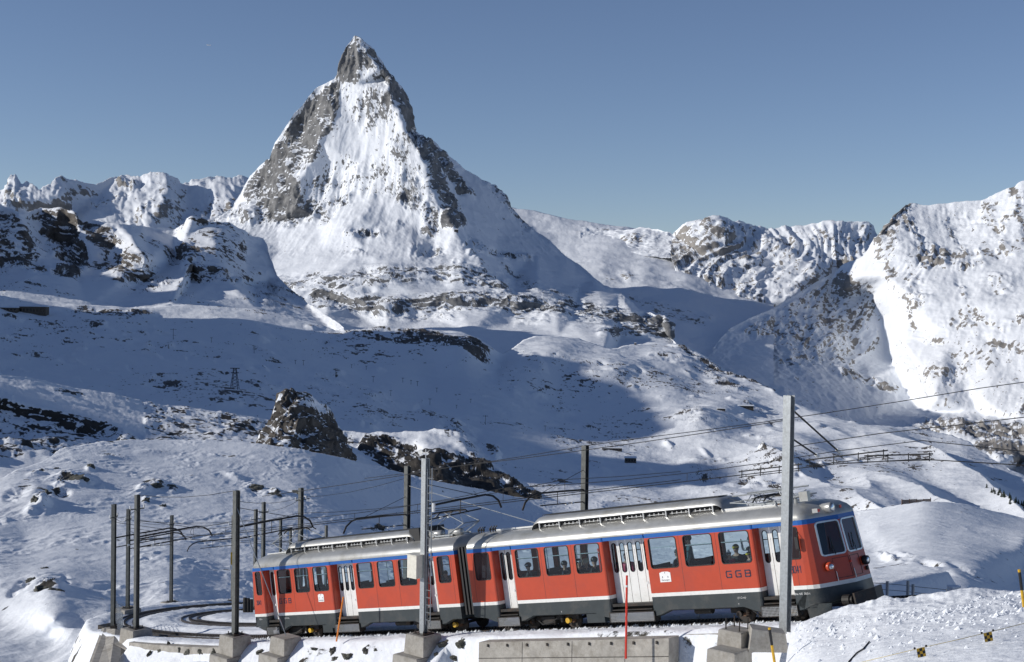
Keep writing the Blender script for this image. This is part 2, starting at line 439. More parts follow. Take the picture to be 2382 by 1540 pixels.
# ---- great pyramid and its foot
M_CP = [(827,82,9000),(793,140,8985),(793,162,8990),(785,182,9000),(745,200,9030),(705,243,9060),(655,310,9110),(625,368,9160),(580,412,9260),(540,478,9230),(450,545,9000),(420,600,8850),
 (877,129,9080),(921,190,9160),(957,258,9260),(967,310,9330),(1003,323,9450),(1033,354,9520),(1081,391,9550),(1145,432,9560),(1186,473,9500),(1234,529,9350),(1283,563,9100),(1323,600,8800),(1381,647,8400),(1440,680,8000),(1498,725,7500),
 (839,89,8970),(860,123,8905),(884,163,8835),(911,184,8795),(907,208,8750),(914,242,8690),(931,269,8640),(945,303,8570),(979,340,8480),(986,371,8410),(996,415,8310),(1016,463,8180),(1033,490,8080),(1027,531,7990),
 (1061,535,7850),(1084,572,7700),(1119,614,7500),(1147,649,7330),(1166,657,7260),(1174,680,7150),(1283,696,7050),(1408,719,7000),(1545,735,6950),(1565,790,6750),
 (815,130,8960),(805,170,8965),(830,200,8900),(790,215,8960),(772,270,8870),(745,335,8800),(715,385,8760),(690,440,8680),(690,480,8560),
 (730,270,9060),(690,330,9080),(660,380,9000),(620,430,9020),(600,470,8900),(650,440,8860),
 (880,260,8760),(830,300,8800),(900,330,8630),(840,380,8650),(770,400,8780),(930,400,8430),(870,450,8430),(800,460,8560),(960,470,8230),(900,500,8180),(730,500,8580),(640,520,8700),(560,530,8680),(500,545,8800),
 (860,480,8260),(840,505,8120),(800,525,8090),(880,530,8040),(845,545,8020),(960,530,8040),(1010,560,7900),
 (650,580,8250),(750,580,8000),(850,580,7780),(950,590,7640),(620,640,7850),(750,630,7620),(900,630,7360),(1010,630,7420),(1060,640,7300),(1040,600,7600),
 (760,650,7380),(900,650,7250),(760,690,7260),(900,690,7120),(1050,690,7090),(650,700,7250),
 (850,700,7060),(850,745,6960),(1000,700,7030),(1000,745,6880),(1200,705,6950),(1200,750,6780),(1300,710,6950),(1330,750,6700),(1430,740,6900),(1440,790,6600),(1500,760,6800),(1500,790,6650),
 (900,780,6600),(1100,775,6450),(1300,780,6400),(1000,830,5900),(1200,830,5850),(1400,830,5700),(700,760,6700),(600,720,7000),(760,830,6000),(420,700,7300),(500,640,7700),(560,600,8000),
 (420,880,5600),(800,880,5500),(1100,880,5400),(1400,880,5300),(1640,900,5500),(1600,830,5850),
 (1050,430,8950),(1010,400,8700),(1060,480,8600),(1110,470,9050),(1180,510,9200),(1090,530,8300),(1150,560,8500),(1250,590,8650),(1200,640,7950),(1300,660,7850),(1250,670,7400),(1400,695,7500),(1350,660,8100),(1470,725,7000),
 (940,240,8900),(955,290,8950),(985,330,9000),(900,180,8950)]
M_RK = [('e',815,140,34,50,0,.64),('e',850,135,16,34,-25,.58),('e',832,105,14,20,0,.5),('p',[(785,185),(765,195),(722,235),(665,300),(628,368),(585,412),(560,450),(600,490),(655,480),(690,500),(703,455),(692,405),(735,370),(748,335),(772,270),(790,195)],.60),
 ('e',640,500,80,28,5,.62),('e',730,490,50,26,20,.6),('e',790,468,40,16,-20,.5),('e',560,500,50,30,0,.5),('e',500,530,50,25,0,.5),('e',660,440,30,60,10,.7),('p',[(775,190),(760,215),(745,330),(772,300),(790,240),(792,200)],.66),
 ('e',870,250,45,60,10,.36),('e',960,440,40,60,-20,.36),('e',880,440,60,20,-10,.30),('e',850,400,80,30,0,.25),('e',760,430,60,30,0,.30),('e',930,340,30,40,0,.30),
 ('e',960,470,50,22,15,.58),('e',1005,505,22,30,0,.6),('e',1000,590,38,16,-8,.62),('e',980,575,20,10,0,.5),('e',1000,540,22,14,0,.68),('e',850,543,44,9,0,.78),('e',830,590,25,8,5,.5),('e',930,522,14,6,0,.6),
 ('l',[(625,655),(690,660),(760,655),(850,662),(920,642),(1000,640),(1060,638),(1120,650),(1172,678)],22,.66),('l',[(830,640),(960,640),(1100,630),(1150,655)],18,.6),('e',1080,640,60,28,20,.62),('e',900,625,60,8,-5,.42),
 ('l',[(740,692),(800,708),(860,712),(960,714),(1060,705),(1130,700),(1200,710),(1280,712),(1340,722),(1400,735)],24,.8),('l',[(880,735),(960,742),(1050,738)],8,.6),('l',[(1200,750),(1270,745)],8,.5),
 ('l',[(1410,728),(1440,740),(1470,745),(1550,752)],16,.9),('l',[(1400,775),(1470,770),(1560,778)],10,.85),
 ('p',[(842,92),(877,132),(901,166),(935,212),(957,262),(966,308),(1000,325),(1033,356),(1112,458),(1062,448),(1042,405),(1018,390),(1085,525),(1060,532),(1030,528),(1033,492),(996,415),(985,371),(945,303),(907,208),(884,163)],.92),
 ('l',[(1150,440),(1190,485),(1230,530)],9,.6),('l',[(1110,405),(1145,440)],6,.4),('l',[(1090,560),(1120,580),(1180,595),(1230,605)],9,.66),('e',1230,660,60,16,25,.5),('e',1180,630,30,12,50,.5),('e',1290,680,60,10,10,.5),('e',1340,670,30,8,20,.45),('l',[(1085,575),(1120,620),(1150,655)],8,.55)]
M_TOP = [(400,640),(420,600),(450,545),(500,505),(540,478),(560,445),(580,412),(605,385),(625,368),(640,335),(655,310),(668,290),(685,262),(705,243),(715,228),(735,205),(760,192),(778,184),(785,174),(789,160),(793,145),(798,128),(803,115),(810,103),(818,94),(824,83),(828,82),
 (838,87),(845,93),(862,112),(877,129),(901,163),(921,190),(935,208),(946,228),(953,247),(959,268),(964,288),(970,309),(979,321),(989,331),(996,322),(1003,323),(1018,338),(1033,354),(1081,391),(1145,432),(1186,473),(1234,529),(1260,545),(1283,563),(1323,600),(1362,626),(1381,647),(1440,680),(1498,725),
 (1520,731),(1548,734),(1556,752),(1565,790),(1580,806),(1590,835),(1600,880)]
layer('mountain', M_TOP, [(400,880),(1600,910)], M_CP, GREY, M_RK, soft=4, jag=(1.6, 40), dx=2.1, dy=1.9, waves=(420,210,105,52,26,13,7), a_snow=0.036, a_rock=0.17, stretch=(1.9,1.0,0.6),
      slope_k=0.8, slope0=0.56, detail=0.75, seed=2.0, thr=0.52, sharp=0.6, strata=0.55, ribs=0.34, lower=(610, (0.6, 1.0, 1.5)), back=0.03)

# ---- ridge with banded cliffs on the left
F_CP = [(-200,440,5220),(-100,450,5263),(0,474,5481),(44,492,5394),(92,486,5829),(140,484,5742),(171,491,5698),(219,511,5785),(273,520,5698),(342,527,6220),(410,533,6264),(448,503,6090),(485,516,6133),(533,516,6220),(574,540,6264),(612,554,6351),
 (191,550,5481),(212,609,5307),(219,632,5220),(100,560,5524),(60,540,5307),(110,605,5176),(150,560,5655),(165,610,5437),(308,554,5350),(342,602,5176),(427,656,5002),(260,600,5350),(300,640,5176),(403,568,6090),(410,609,5872),(444,656,5524),
 (424,561,5959),(440,600,5655),(500,570,5872),(540,590,5916),(580,600,6090),(520,640,5524),(575,640,5829),(480,660,5394),(590,668,5829),
 (0,625,5046),(180,642,5089),(330,662,5176),(-200,620,4785),(0,690,4350),(200,710,4437),(400,710,4524),(600,720,4872),(-200,760,3915),(200,790,3915),(600,790,4089),(760,760,4872),(800,800,4350),(650,650,6003),(700,700,5481)]
F_RK = [('p',[(-200,450),(0,480),(40,500),(70,560),(100,610),(60,620),(0,600),(-200,560)],.56),('p',[(92,490),(170,495),(190,550),(215,630),(180,640),(120,600),(90,540)],.6),('p',[(171,495),(240,520),(290,560),(250,590),(200,560)],.66),('p',[(230,590),(320,590),(360,640),(420,658),(340,660),(240,630)],.6),
 ('l',[(0,612),(60,618),(100,625)],14,.85),('l',[(130,628),(180,640)],12,.8),('p',[(410,575),(450,560),(480,600),(540,640),(580,655),(480,668),(440,650)],.6),('e',560,560,20,10,30,.5),('e',560,600,20,10,40,.6),('e',460,512,25,8,20,.55),('e',590,546,20,6,15,.5),('e',300,650,70,14,5,.6),('e',120,505,60,14,0,.6),
 ('l',[(590,664),(640,672),(700,690),(740,700)],8,.6),('e',460,718,40,9,3,.55),('e',700,690,20,8,10,.6)]
layer('ridge', [(-200,440),(-100,450),(0,474),(26,483),(44,491),(60,496),(78,488),(92,484),(113,487),(140,484),(171,491),(195,508),(219,511),(273,520),(342,527),(362,530),(410,533),(424,523),(436,508),(448,503),(466,508),(485,516),(533,516),(574,540),(612,554),(622,570),(630,600),(645,640),(680,680),(740,720),(800,760)],
      [(-200,800),(800,800)], F_CP, BROWN, F_RK, soft=5, jag=(2.2, 40), waves=(300,150,75,38,19,10), a_snow=0.055, a_rock=0.17, stretch=(0.9,1,1.25), slope_k=0.4, slope0=0.66, detail=0.62, seed=3.0, thr=0.52, sharp=0.6, strata=0.9, ribs=0.3, specks=0.42)

# ---- high glacier and the wall beyond it
layer('glacier', [(1060,470),(1150,474),(1205,487),(1240,490),(1300,505),(1350,512),(1400,517),(1450,527),(1500,534),(1600,560),(1700,600),(1800,640)], [(1060,900),(1800,900)],
      [(1060,470,13800),(1205,487,13600),(1300,505,13300),(1400,517,13200),(1500,534,13200),(1800,640,12000),(1300,560,12200),(1400,570,11800),(1350,540,12600),(1450,555,12200),(1320,600,11300),(1400,610,10900),(1500,620,10700),(1550,600,11300),(1600,640,10500),(1450,650,10300),(1550,660,10100),(1650,690,9800),(1500,690,9500),(1600,710,9200),(1700,740,9000),(1480,760,8300),(1650,780,8300),(1800,790,8200),(1100,800,8000),(1600,900,7000),(1100,900,7000),(1800,900,7200)],
      PALE, [('l',[(1375,535),(1440,540),(1530,545)],8,.55),('e',1460,645,22,12,20,.62),('l',[(1470,690),(1540,720),(1640,745)],20,.5),('e',1580,668,60,9,18,.35),('e',1420,652,25,10,10,.5)], method='tps', soft=2, jag=(0.8,60), waves=(700,350,170,80,40,20), a_snow=0.05, a_rock=0.13, slope_k=0.3, slope0=0.6, detail=0.4, seed=4.0)
layer('wall_mountain', [(1350,530),(1380,535),(1420,540),(1460,532),(1500,530),(1540,536),(1565,545),(1590,522),(1612,517),(1632,513),(1648,507),(1665,504),(1690,509),(1720,516),(1760,533),(1800,532),(1830,530),(1865,525),(1900,517),(1960,513),(2020,515),(2033,528),(2040,545),(2060,560),(2120,600)],
      [(1350,590),(1560,600),(1600,700),(1700,760),(1850,780),(2120,780)],
      [(1350,530,12600),(1420,540,12500),(1500,530,12300),(1565,545,12000),(1590,522,11700),(1665,504,11500),(1760,533,11700),(1830,530,11700),(1960,513,11500),(2033,528,11500),(2120,600,11200),
       (1350,590,11900),(1450,580,11700),(1540,590,11300),(1570,620,10800),(1640,600,10900),(1610,680,10200),(1660,700,10050),(1700,745,9700),(1720,640,10550),(1690,560,11050),(1730,590,11000),(1760,640,10500),(1770,700,10050),(1790,620,10800),(1830,700,10000),
       (1800,560,11250),(1850,600,10800),(1880,570,11150),(1900,640,10400),(1940,600,10900),(1960,560,11150),(1980,600,10800),(2020,560,11350),(2050,620,10700),(1850,780,10200),(2120,780,10500),(1950,700,10700)],
      PALE, [('p',[(1560,560),(1600,525),(1660,508),(1700,520),(1760,620),(1780,700),(1740,740),(1690,735),(1640,690),(1560,620)],.52),('p',[(1700,520),(1830,535),(2030,520),(2040,600),(1900,690),(1800,700),(1760,600)],.40),('e',1470,560,50,18,0,.5),('e',1640,620,50,70,-30,.56),('l',[(1650,520),(1700,600),(1740,700)],12,.55),('l',[(1710,520),(1760,590),(1800,680)],8,.5),('l',[(1830,535),(1850,600),(1880,660)],8,.5),('l',[(1960,520),(1940,580),(1970,620)],8,.5)],
      soft=4, jag=(2.0,50), waves=(500,250,125,62,31,16), a_snow=0.05, a_rock=0.14, specks=0.2, turn=-36, stretch=(2.0,1,0.42), slope_k=0.5, slope0=0.58, detail=0.6, seed=5.0, thr=0.5, sharp=1.0, strata=0.5, ribs=0.62)

# ---- right-hand mountain, its spur and the valley below
layer('valley_mountain', [(1640,840),(1670,792),(1700,762),(1750,738),(1800,716),(1850,686),(1900,655),(1940,632),(1965,614),(1985,606),(2010,594),(2030,566),(2045,552),(2060,528),(2085,496),(2105,478),(2120,472),(2150,475),(2200,474),(2250,468),(2290,464),(2320,448),(2345,436),(2382,420),(2450,400),(2600,380)],
      [(1640,1150),(2600,1200)],
      [(1640,840,7600),(1670,792,8000),(1700,762,8300),(1750,738,8600),(1800,716,8900),(1850,686,9100),(1900,655,9250),(1965,614,9300),(2010,594,9000),(2045,552,9000),(2105,478,9350),(2200,474,9300),(2290,464,9200),(2382,420,9100),(2600,380,8800),
       (2000,640,8800),(2030,690,9000),(2055,740,8900),(1940,680,9250),(1960,750,8900),(1880,720,9000),(1820,780,8500),(1750,800,8100),(1900,820,8300),(2065,830,8700),(2000,830,8600),
       (2060,640,8550),(2072,720,8400),(2100,600,8550),(2180,560,8800),(2150,620,8450),(2250,600,8450),(2230,540,8900),(2330,560,8500),(2382,600,8200),(2450,560,8300),(2600,600,7900),(2130,700,8050),(2230,700,7900),(2382,720,7500),(2092,790,8000),(2200,800,7600),(2300,800,7400),(2450,800,7150),(2180,880,7300),(2250,900,7200),(2400,900,6950),(2300,945,6900),(2420,950,6800),
       (2090,860,8350),(2100,880,8200),(2150,870,7450),(1700,860,7400),(1800,880,7400),(1900,900,7500),(2000,930,7600),(2125,935,7800),(2175,925,7100),(2050,970,7400),(2150,965,7200),(2280,965,7000),(2382,985,6700),(2200,1050,5800),(2382,1060,5600),(2600,1060,5500),(1900,1000,6400),(1750,960,6500),(1650,1000,6000),(1640,1150,4600),(2100,1150,4700),(2600,1200,4600)],
      PALE, [('p',[(1720,770),(1850,700),(1970,620),(2020,700),(2050,800),(1960,860),(1840,840)],.46),('e',1870,780,60,40,-20,.55),('e',1990,720,40,60,30,.5),('e',1960,850,60,20,10,.5),('l',[(2040,560),(2080,500),(2110,480)],14,.6),('e',2060,580,30,40,30,.55),('e',2190,590,80,16,12,.7),('e',2280,590,70,12,0,.62),('l',[(2100,500),(2140,560),(2150,620)],12,.62),('l',[(2200,520),(2230,570),(2260,600)],9,.56),('l',[(2290,480),(2320,540),(2340,590)],12,.58),('l',[(2355,440),(2372,500),(2390,560)],12,.6),('l',[(2090,520),(2060,590),(2075,650)],14,.62),('l',[(2140,640),(2110,700),(2120,760)],9,.52),('l',[(2230,660),(2260,720),(2330,770)],10,.5),('e',2120,640,30,40,40,.45),('e',2160,780,45,25,20,.55),('e',2190,870,60,22,10,.52),('e',2330,660,50,30,0,.46),('e',2250,750,60,20,-10,.46),('e',2130,690,30,40,30,.5),('e',2240,850,40,14,-10,.52),('e',2320,800,50,14,20,.46),('e',2370,740,30,20,0,.48),('e',2230,510,50,20,20,.42),('e',2330,520,14,50,30,.5),('e',2160,610,60,12,12,.66),('e',2250,620,50,12,-5,.6),('e',2300,500,20,40,30,.45),('e',2370,480,15,40,30,.5),
       ('e',1830,845,60,10,20,.62),('l',[(1960,870),(2020,890),(2080,910)],12,.6),('e',2370,960,40,18,-50,.6),('l',[(2150,1000),(2250,1000),(2382,1010)],26,.66),('l',[(2280,1040),(2382,1060)],24,.8)],  # rock strip along the valley floor darkens it in place of shade
      soft=11, jag=(1.2,60), waves=(420,210,105,52,26,13), a_snow=0.055, a_rock=0.14, specks=0.26, turn=-28, stretch=(2.0,1,0.6), slope_k=0.35, slope0=0.6, detail=0.62, seed=6.0, thr=0.52, sharp=0.6, strata=0.6, ribs=0.32)

# ---- broad snow slopes of the middle distance
S_TOP = [(-200,676),(0,688),(60,695),(130,706),(200,717),(300,721),(350,718),(430,710),(470,711),(520,716),(600,722),(660,732),(720,748),(780,768),(830,770),(880,765),(930,764),(980,773),(1030,774),(1075,777),(1110,790),(1140,814),(1165,827),(1190,820),(1215,802),(1250,793),(1300,789),(1345,792),(1390,808),(1420,814),(1470,805),(1520,800),(1570,803),(1600,812),(1630,830),(1660,846),(1700,868),(1750,887),(1800,918),(1850,945),(1900,962),(1960,985),(2020,1002),(2080,1006),(2130,1003),(2200,1015),(2250,1030),(2300,1058),(2350,1088),(2382,1100),(2600,1180)]
S_CP = [(-200,676,3900),(0,688,4100),(130,706,4250),(300,721,4300),(470,711,4500),(600,722,4500),(720,748,4400),(780,768,4300),(880,765,4250),(980,773,4300),(1075,777,4250),(1110,790,4200),(1165,827,4150),(1215,802,4500),(1300,789,4700),(1390,808,4600),(1420,814,4500),(1520,800,4900),(1600,812,4800),(1660,846,4500),(1750,887,4200),(1850,945,3700),(1960,985,3400),(2100,1004,3200),(2250,1030,3000),(2382,1100,2600),(2600,1180,2300),
 (0,760,3650),(200,770,3750),(400,770,3900),(600,780,3900),(800,820,3850),(950,820,3950),(1080,840,3850),(1170,850,4050),(1200,870,3850),(1300,850,4200),(1400,850,4150),(1500,850,4350),(1600,870,4250),
 (0,850,3000),(300,850,3150),(600,850,3350),(850,880,3450),(1000,900,3500),(1100,900,3450),(1300,910,3750),(1450,910,3800),(1600,930,3800),(1700,930,3800),(1400,980,3250),(1550,980,3250),(1650,1000,3100),(1750,980,3400),(1850,1010,3150),(2000,1060,2700),(2150,1080,2550),(2300,1120,2300),
 (0,950,2400),(300,950,2450),(600,950,2550),(850,960,2650),(1000,980,2700),(1200,1000,2800),(1300,1030,2750),(900,1040,2250),(1100,1080,2200),(1300,1100,2250),(1450,1080,2500),(1550,1060,2700),(1650,1090,2450),(1800,1100,2350),(1950,1130,2150),(2100,1150,1950),(2300,1200,1700),
 (0,1060,1800),(400,1060,1850),(800,1120,1800),(1000,1170,1700),(1250,1180,1750),(1500,1160,1950),(1650,1170,1900),(1850,1180,1800),(-200,1060,1700),(0,1250,1200),(600,1260,1250),(1200,1300,1250),(1800,1300,1250),(2100,1260,1350),(2382,1260,1350),(2600,1260,1350)]
S_RK = [('e',1010,803,120,24,12,.9),('e',930,800,120,13,14,.8),('e',1095,822,50,26,35,.85),('e',860,785,70,8,12,.75),('e',230,732,90,9,2,.72),('e',320,735,40,9,0,.7),('e',40,745,45,7,12,.72),('e',110,757,60,9,20,.75),('e',215,765,50,7,15,.6),('e',360,775,40,6,12,.5),('e',600,790,30,6,25,.55),('e',170,800,40,10,10,.45),('e',90,830,60,8,15,.5),('e',30,860,40,6,10,.45),
 ('e',480,820,80,20,15,.44),('e',620,830,60,14,30,.46),('e',880,770,120,14,5,.42),('e',380,890,60,18,10,.5),('e',600,900,60,14,10,.5),('e',760,880,40,20,10,.45),('e',500,940,50,12,0,.5),('e',850,920,50,14,10,.4),
 ('e',1230,860,50,14,50,.42),('e',1400,880,70,14,0,.40),('e',1550,850,60,16,10,.42),('e',1690,900,50,14,20,.6),('e',1640,870,40,12,25,.55),('e',1600,990,50,22,-10,.46),('e',1620,1000,30,20,0,.5),('e',1480,960,60,10,0,.42),('e',1650,1100,60,30,25,.52),('e',1740,1120,40,18,30,.55),('e',1800,1140,40,12,20,.5),('e',1180,900,50,10,50,.4),('e',1300,960,50,12,30,.38),
 ('l',[(980,950),(1040,985),(1090,1010),(1150,1060)],14,.6),('l',[(1560,805),(1640,850),(1700,872),(1760,890),(1800,912)],7,.66),('e',1760,960,60,10,15,.5),('e',1850,990,60,10,12,.45),('e',1380,1080,50,10,30,.45),('e',2000,1060,40,6,20,.35)]
_rg = random.Random(5)
for _ in range(95):
    _x = _rg.uniform(-50, 900); _y = _rg.uniform(745, 1000)
    S_RK.append(('e', _x, _y, _rg.uniform(8, 30), _rg.uniform(2, 4.5), _rg.uniform(5, 24), _rg.uniform(.5, .72)))
for _ in range(60):
    _x = _rg.uniform(1150, 2000); _y = _rg.uniform(830, 1130)
    S_RK.append(('e', _x, _y, _rg.uniform(6, 20), _rg.uniform(2, 4), _rg.uniform(-5, 35), _rg.uniform(.45, .66)))
def s_extra(X, Y, W, D):
    h = np.zeros(X.shape)
    for (x, y, r, a) in ((1290,850,70,45),(1440,880,50,25),(1550,850,60,25),(1620,1000,60,25),(1700,960,50,20),(1900,1040,60,18),(2080,1060,60,16),(1000,830,60,25),(1080,830,40,25),(1560,930,60,22),(2200,1080,70,16),(1800,1080,70,18),(250,760,80,10),(560,760,60,10)):
        h += a * np.exp(-((X - x) ** 2 + ((Y - y) * 1.8) ** 2) / (2 * r * r))
    # ridges of drifted snow running down to the right
    t = (X * 0.45 - Y * 1.25) / 62.0
    h += np.clip((X - 1500) / 300, 0, 1) * 34.0 * (0.30 - np.abs(perlin(np.stack([t * .8, (X + Y) / 420.0, X * 0 + 5.5], -1))))
    return h
layer('snowfield', S_TOP, [(-200,1260),(2600,1260)], S_CP, BROWN, S_RK, method='tps', soft=2, jag=(0.5,50), dx=2.3, dy=2.0, waves=(300,150,70,35,17,8,4), a_snow=0.042, a_rock=0.13, slope_k=0.3, slope0=0.7, detail=0.7, seed=7.0, thr=0.58, specks=0.38, msoft=1, strata=0.5, extra=s_extra)

# ---- nearer rocky strip, crags and the rock tooth
layer('rock_ridge', [(-200,840),(-60,862),(0,872),(60,880),(120,892),(200,908),(300,928),(400,946),(500,962),(560,968),(620,976),(700,990),(760,1010),(820,1040),(900,1080)], [(-200,1200),(900,1200)],
      [(-200,840,1350),(0,872,1406),(200,908,1501),(400,946,1578),(560,968,1597),(700,990,1628),(900,1080,1540),(-200,900,1170),(0,918,1230),(100,945,1235),(200,970,1238),(280,992,1233),(335,1012,1210),(420,985,1411),(520,1000,1403),(620,1010,1404),(400,1030,1178),(520,1035,1213),(650,1040,1250),
       (0,960,1230),(100,990,1225),(200,1010,1218),(260,1030,1178),(0,1010,1147),(0,1060,971),(150,1050,1078),(300,1060,1050),(600,1080,1021),(800,1100,1045),(-200,1000,1035),(-200,1200,540),(300,1200,600),(900,1200,715)],
      DARK, [('p',[(-200,900),(0,925),(110,955),(240,985),(330,1020),(280,1050),(-200,1080)],.56),('e',120,975,90,20,5,.7),('e',60,1010,80,30,0,.66),('e',200,1000,60,30,10,.64),('p',[(330,930),(560,965),(700,985),(700,1060),(340,1040)],.48),('e',420,1000,60,14,8,.55),('e',560,1000,60,12,5,.6),('e',380,960,50,8,10,.5),('e',150,915,60,6,10,.45),('e',500,1020,40,12,0,.6),('e',640,1010,40,14,0,.6)],
      soft=3, jag=(0.6,40), waves=(90,45,22,11,5.5,2.8), a_snow=0.06, a_rock=0.16, stretch=(0.7,1,1.3), slope_k=0.4, slope0=0.72, detail=0.75, seed=8.0, thr=0.53, msoft=1, strata=0.7, ribs=0.3)
layer('crag', [(740,1030),(790,1003),(830,1006),(860,1008),(880,1003),(910,1006),(940,1001),(985,1000),(1010,997),(1040,1003),(1075,1010),(1105,1036),(1130,1060),(1170,1085),(1220,1120),(1270,1150),(1330,1175),(1420,1205),(1500,1230)], [(740,1260),(1500,1290)],
      [(740,1030,1700),(790,1003,1750),(880,1003,1720),(985,1000,1700),(1075,1010,1690),(1130,1060,1640),(1270,1150,1500),(1500,1230,1400),(850,1040,1660),(900,1060,1600),(960,1030,1640),(1000,1050,1560),(1060,1050,1590),(1030,1090,1480),(1100,1110,1470),(1180,1140,1450),(950,1110,1450),(860,1100,1500),(1250,1200,1300),(740,1260,1100),(1000,1260,1050),(1500,1290,1050)],
      DARK, [('p',[(850,1015),(960,1030),(1000,1050),(1100,1060),(1260,1160),(1220,1210),(900,1130),(830,1060)],.85),('e',930,1040,50,20,10,.7),('e',1130,1100,60,20,30,.66),('e',1180,1140,70,14,30,.68),('e',1050,1010,40,10,10,.42),('e',1080,1040,30,14,30,.45),('l',[(880,1065),(960,1110),(1060,1150),(1180,1200)],30,.66),('e',800,1030,40,20,20,.5)],
      soft=3, jag=(0.9,30), waves=(110,55,28,14,7,3.5), a_snow=0.05, a_rock=0.17, turn=-25, stretch=(0.8,1,1.2), slope_k=0.4, slope0=0.72, detail=0.8, seed=9.0, thr=0.53, msoft=2, strata=0.4, ribs=0.7)
layer('rock_tooth', [(560,1080),(590,1045),(600,1030),(612,1005),(622,995),(632,975),(637,955),(645,938),(655,922),(666,912),(680,907),(692,905),(706,909),(718,917),(730,930),(745,938),(758,941),(768,950),(778,966),(786,985),(795,1005),(803,1025),(815,1045),(830,1075),(850,1100)], [(560,1130),(850,1130)],
      [(560,1080,760),(600,1030,790),(632,975,810),(655,922,825),(692,905,830),(730,930,840),(768,950,870),(795,1005,890),(830,1075,890),(850,1100,890),(660,960,795),(690,940,805),(700,980,780),(720,1010,775),(740,1050,770),(640,1000,775),(620,1040,750),(660,1040,745),(700,1060,745),(770,1000,840),(800,1050,850),(780,1080,810),(560,1130,700),(700,1130,700),(850,1130,800)],
      TOOTH, [('e',690,915,60,26,0,.6),('p',[(600,1035),(640,950),(665,915),(700,940),(740,960),(790,1010),(830,1080),(700,1080),(600,1060)],.68),('e',650,1035,40,24,0,.72),('e',770,1010,30,60,-20,.76),('e',670,975,20,30,0,.6)],
      soft=3, jag=(2.2,26), dx=1.6, dy=1.6, waves=(40,20,10,5,2.5,1.3), a_snow=0.05, a_rock=0.22, stretch=(1.1,1,0.9), slope_k=0.6, slope0=0.7, detail=0.8, seed=10.0, thr=0.50, msoft=2, strata=0.6, ribs=0.8)

gp = mesh_obj('ground', [(math.cos(k * math.pi / 16) * 40000, math.sin(k * math.pi / 16) * 40000, -950) for k in range(32)], [tuple(range(32))], paint('valley_snow', (0.8, 0.82, 0.86), 0.9, var=0.05, scale=0.001)); gp['kind'] = 'structure'
# ---- unseen steep range left of the picture, crest shaped to shade the middle slopes
def shade_range():
    Uh = np.array([math.cos(SUN_LEFT), -math.sin(SUN_LEFT), 0]); S = np.array(SUN); Vv = np.cross(Uh, S); Vv *= np.sign(Vv[2])
    prof = [(-6000,-700),(-5550,-365),(-5307,-261),(-5238,-229),(-5133,-228),(-5035,-224),(-4997,-209),(-4872,-176),(-4802,-187),(-4741,-209),(-4646,-296),(-4560,-480),(-4500,-620),(-4268,-430),(-4256,-200),(-4232,-100),(-4205,10),(-4180,-36),(-4095,-14),
            (-4040,0),(-4006,38),(-3966,44),(-3900,18),(-3830,2),(-3700,10),(-3557,2),(-3361,-24),(-3252,-22),(-3060,-40),(-2980,-44),(-2900,-70),(-2830,-138),(-2700,-146),(-2568,-146),(-2520,-110),(-2467,-72),(-2376,-68),(-2237,-80),(-2160,-118),(-2050,-150),(-1900,-300),
            (-1600,-300),(-1400,-240),(-1365,-194),(-1300,-180),(-1220,-166),(-1130,-190),(-1000,-420),(-850,-700)]
    us = np.arange(-6000, -850, 14.0); w = 2700.0
    hv = np.interp(us, [p[0] for p in prof], [p[1] for p in prof]) + 9 * perlin(np.c_[us / 130, us * 0, us * 0 + 9]) + 5 * perlin(np.c_[us / 45, us * 0 + 3, us * 0 + 9])
    crest = us[:, None] * Uh + hv[:, None] * Vv + w * S
    rows = []
    for dx, drop in ((-2400, .95), (-1200, .55), (-500, .26), (-150, .08), (0, 0), (60, .12), (140, .3), (260, .55), (380, .8), (560, 1.0)):
        r = crest.copy(); top = crest[:, 2]; r[:, 0] += dx; r[:, 2] = top - (top + 700) * drop
        if dx: r += 30 * np.stack([perlin(r / 220.0), r[:, 0] * 0, perlin(r / 170.0 + 5)], -1)
        rows.append(r)
    W = np.array(rows); n, m = W.shape[:2]; idx = np.arange(n * m).reshape(n, m)
    F = np.stack([idx[:-1, :-1], idx[:-1, 1:], idx[1:, 1:], idx[1:, :-1]], -1).reshape(-1, 4)
    o = mesh_obj('mountain', W.reshape(-1, 3), F.tolist(), GREY); o['kind'] = 'structure'
    at = o.data.attributes.new('rock', 'FLOAT', 'POINT'); at.data.foreach_set('value', (0.35 + 0.4 * perlin(W.reshape(-1, 3) / 90.0)).astype(np.float32))
shade_range()
# ------------------------------------------------------------------ the line of the railway
TV = Vector((0.73633329, -0.64885726, 0.19182685)); NY = Vector((0.66113535, 0.75026666, 0.0)); NZ = Vector((-0.14392129, 0.12682351, 0.98142878))
ORG = Vector((-11.65285634, 63.96769392, -16.10303872))          # rail level under the left end of the train's near side
HALF = 1.33
GR = 0.19545672
HX = Vector((TV.x, TV.y, 0)).normalized()
CEN0 = ORG + NY * HALF
RAD = 39.0; S_BEND = -2.0

def track(s, o=0.0, h=0.0):
    """point on the line: s metres (in plan) from the train's left end, o metres to the far side, h above the rails"""
    if s >= S_BEND:
        p = CEN0 + HX * s + NY * o; z = CEN0.z + GR * min(s, 31.0) + 0.03 * max(0.0, s - 31.0)
    else:
        c = CEN0 + HX * S_BEND + NY * RAD
        a = (S_BEND - s) / RAD
        e = -NY * math.cos(a) - HX * math.sin(a)
        p = c + e * (RAD - o); z = CEN0.z + GR * S_BEND + (s - S_BEND) * 0.172
    return Vector((p.x, p.y, z + h))

def find_s(qx, o, lo=-2.0, hi=60.0):
    for _ in range(40):
        m = (lo + hi) / 2; p = np.array(track(m, o)); d = p @ FW
        if CX + FPX * (p @ RT) / d < qx: lo = m
        else: hi = m
    return (lo + hi) / 2

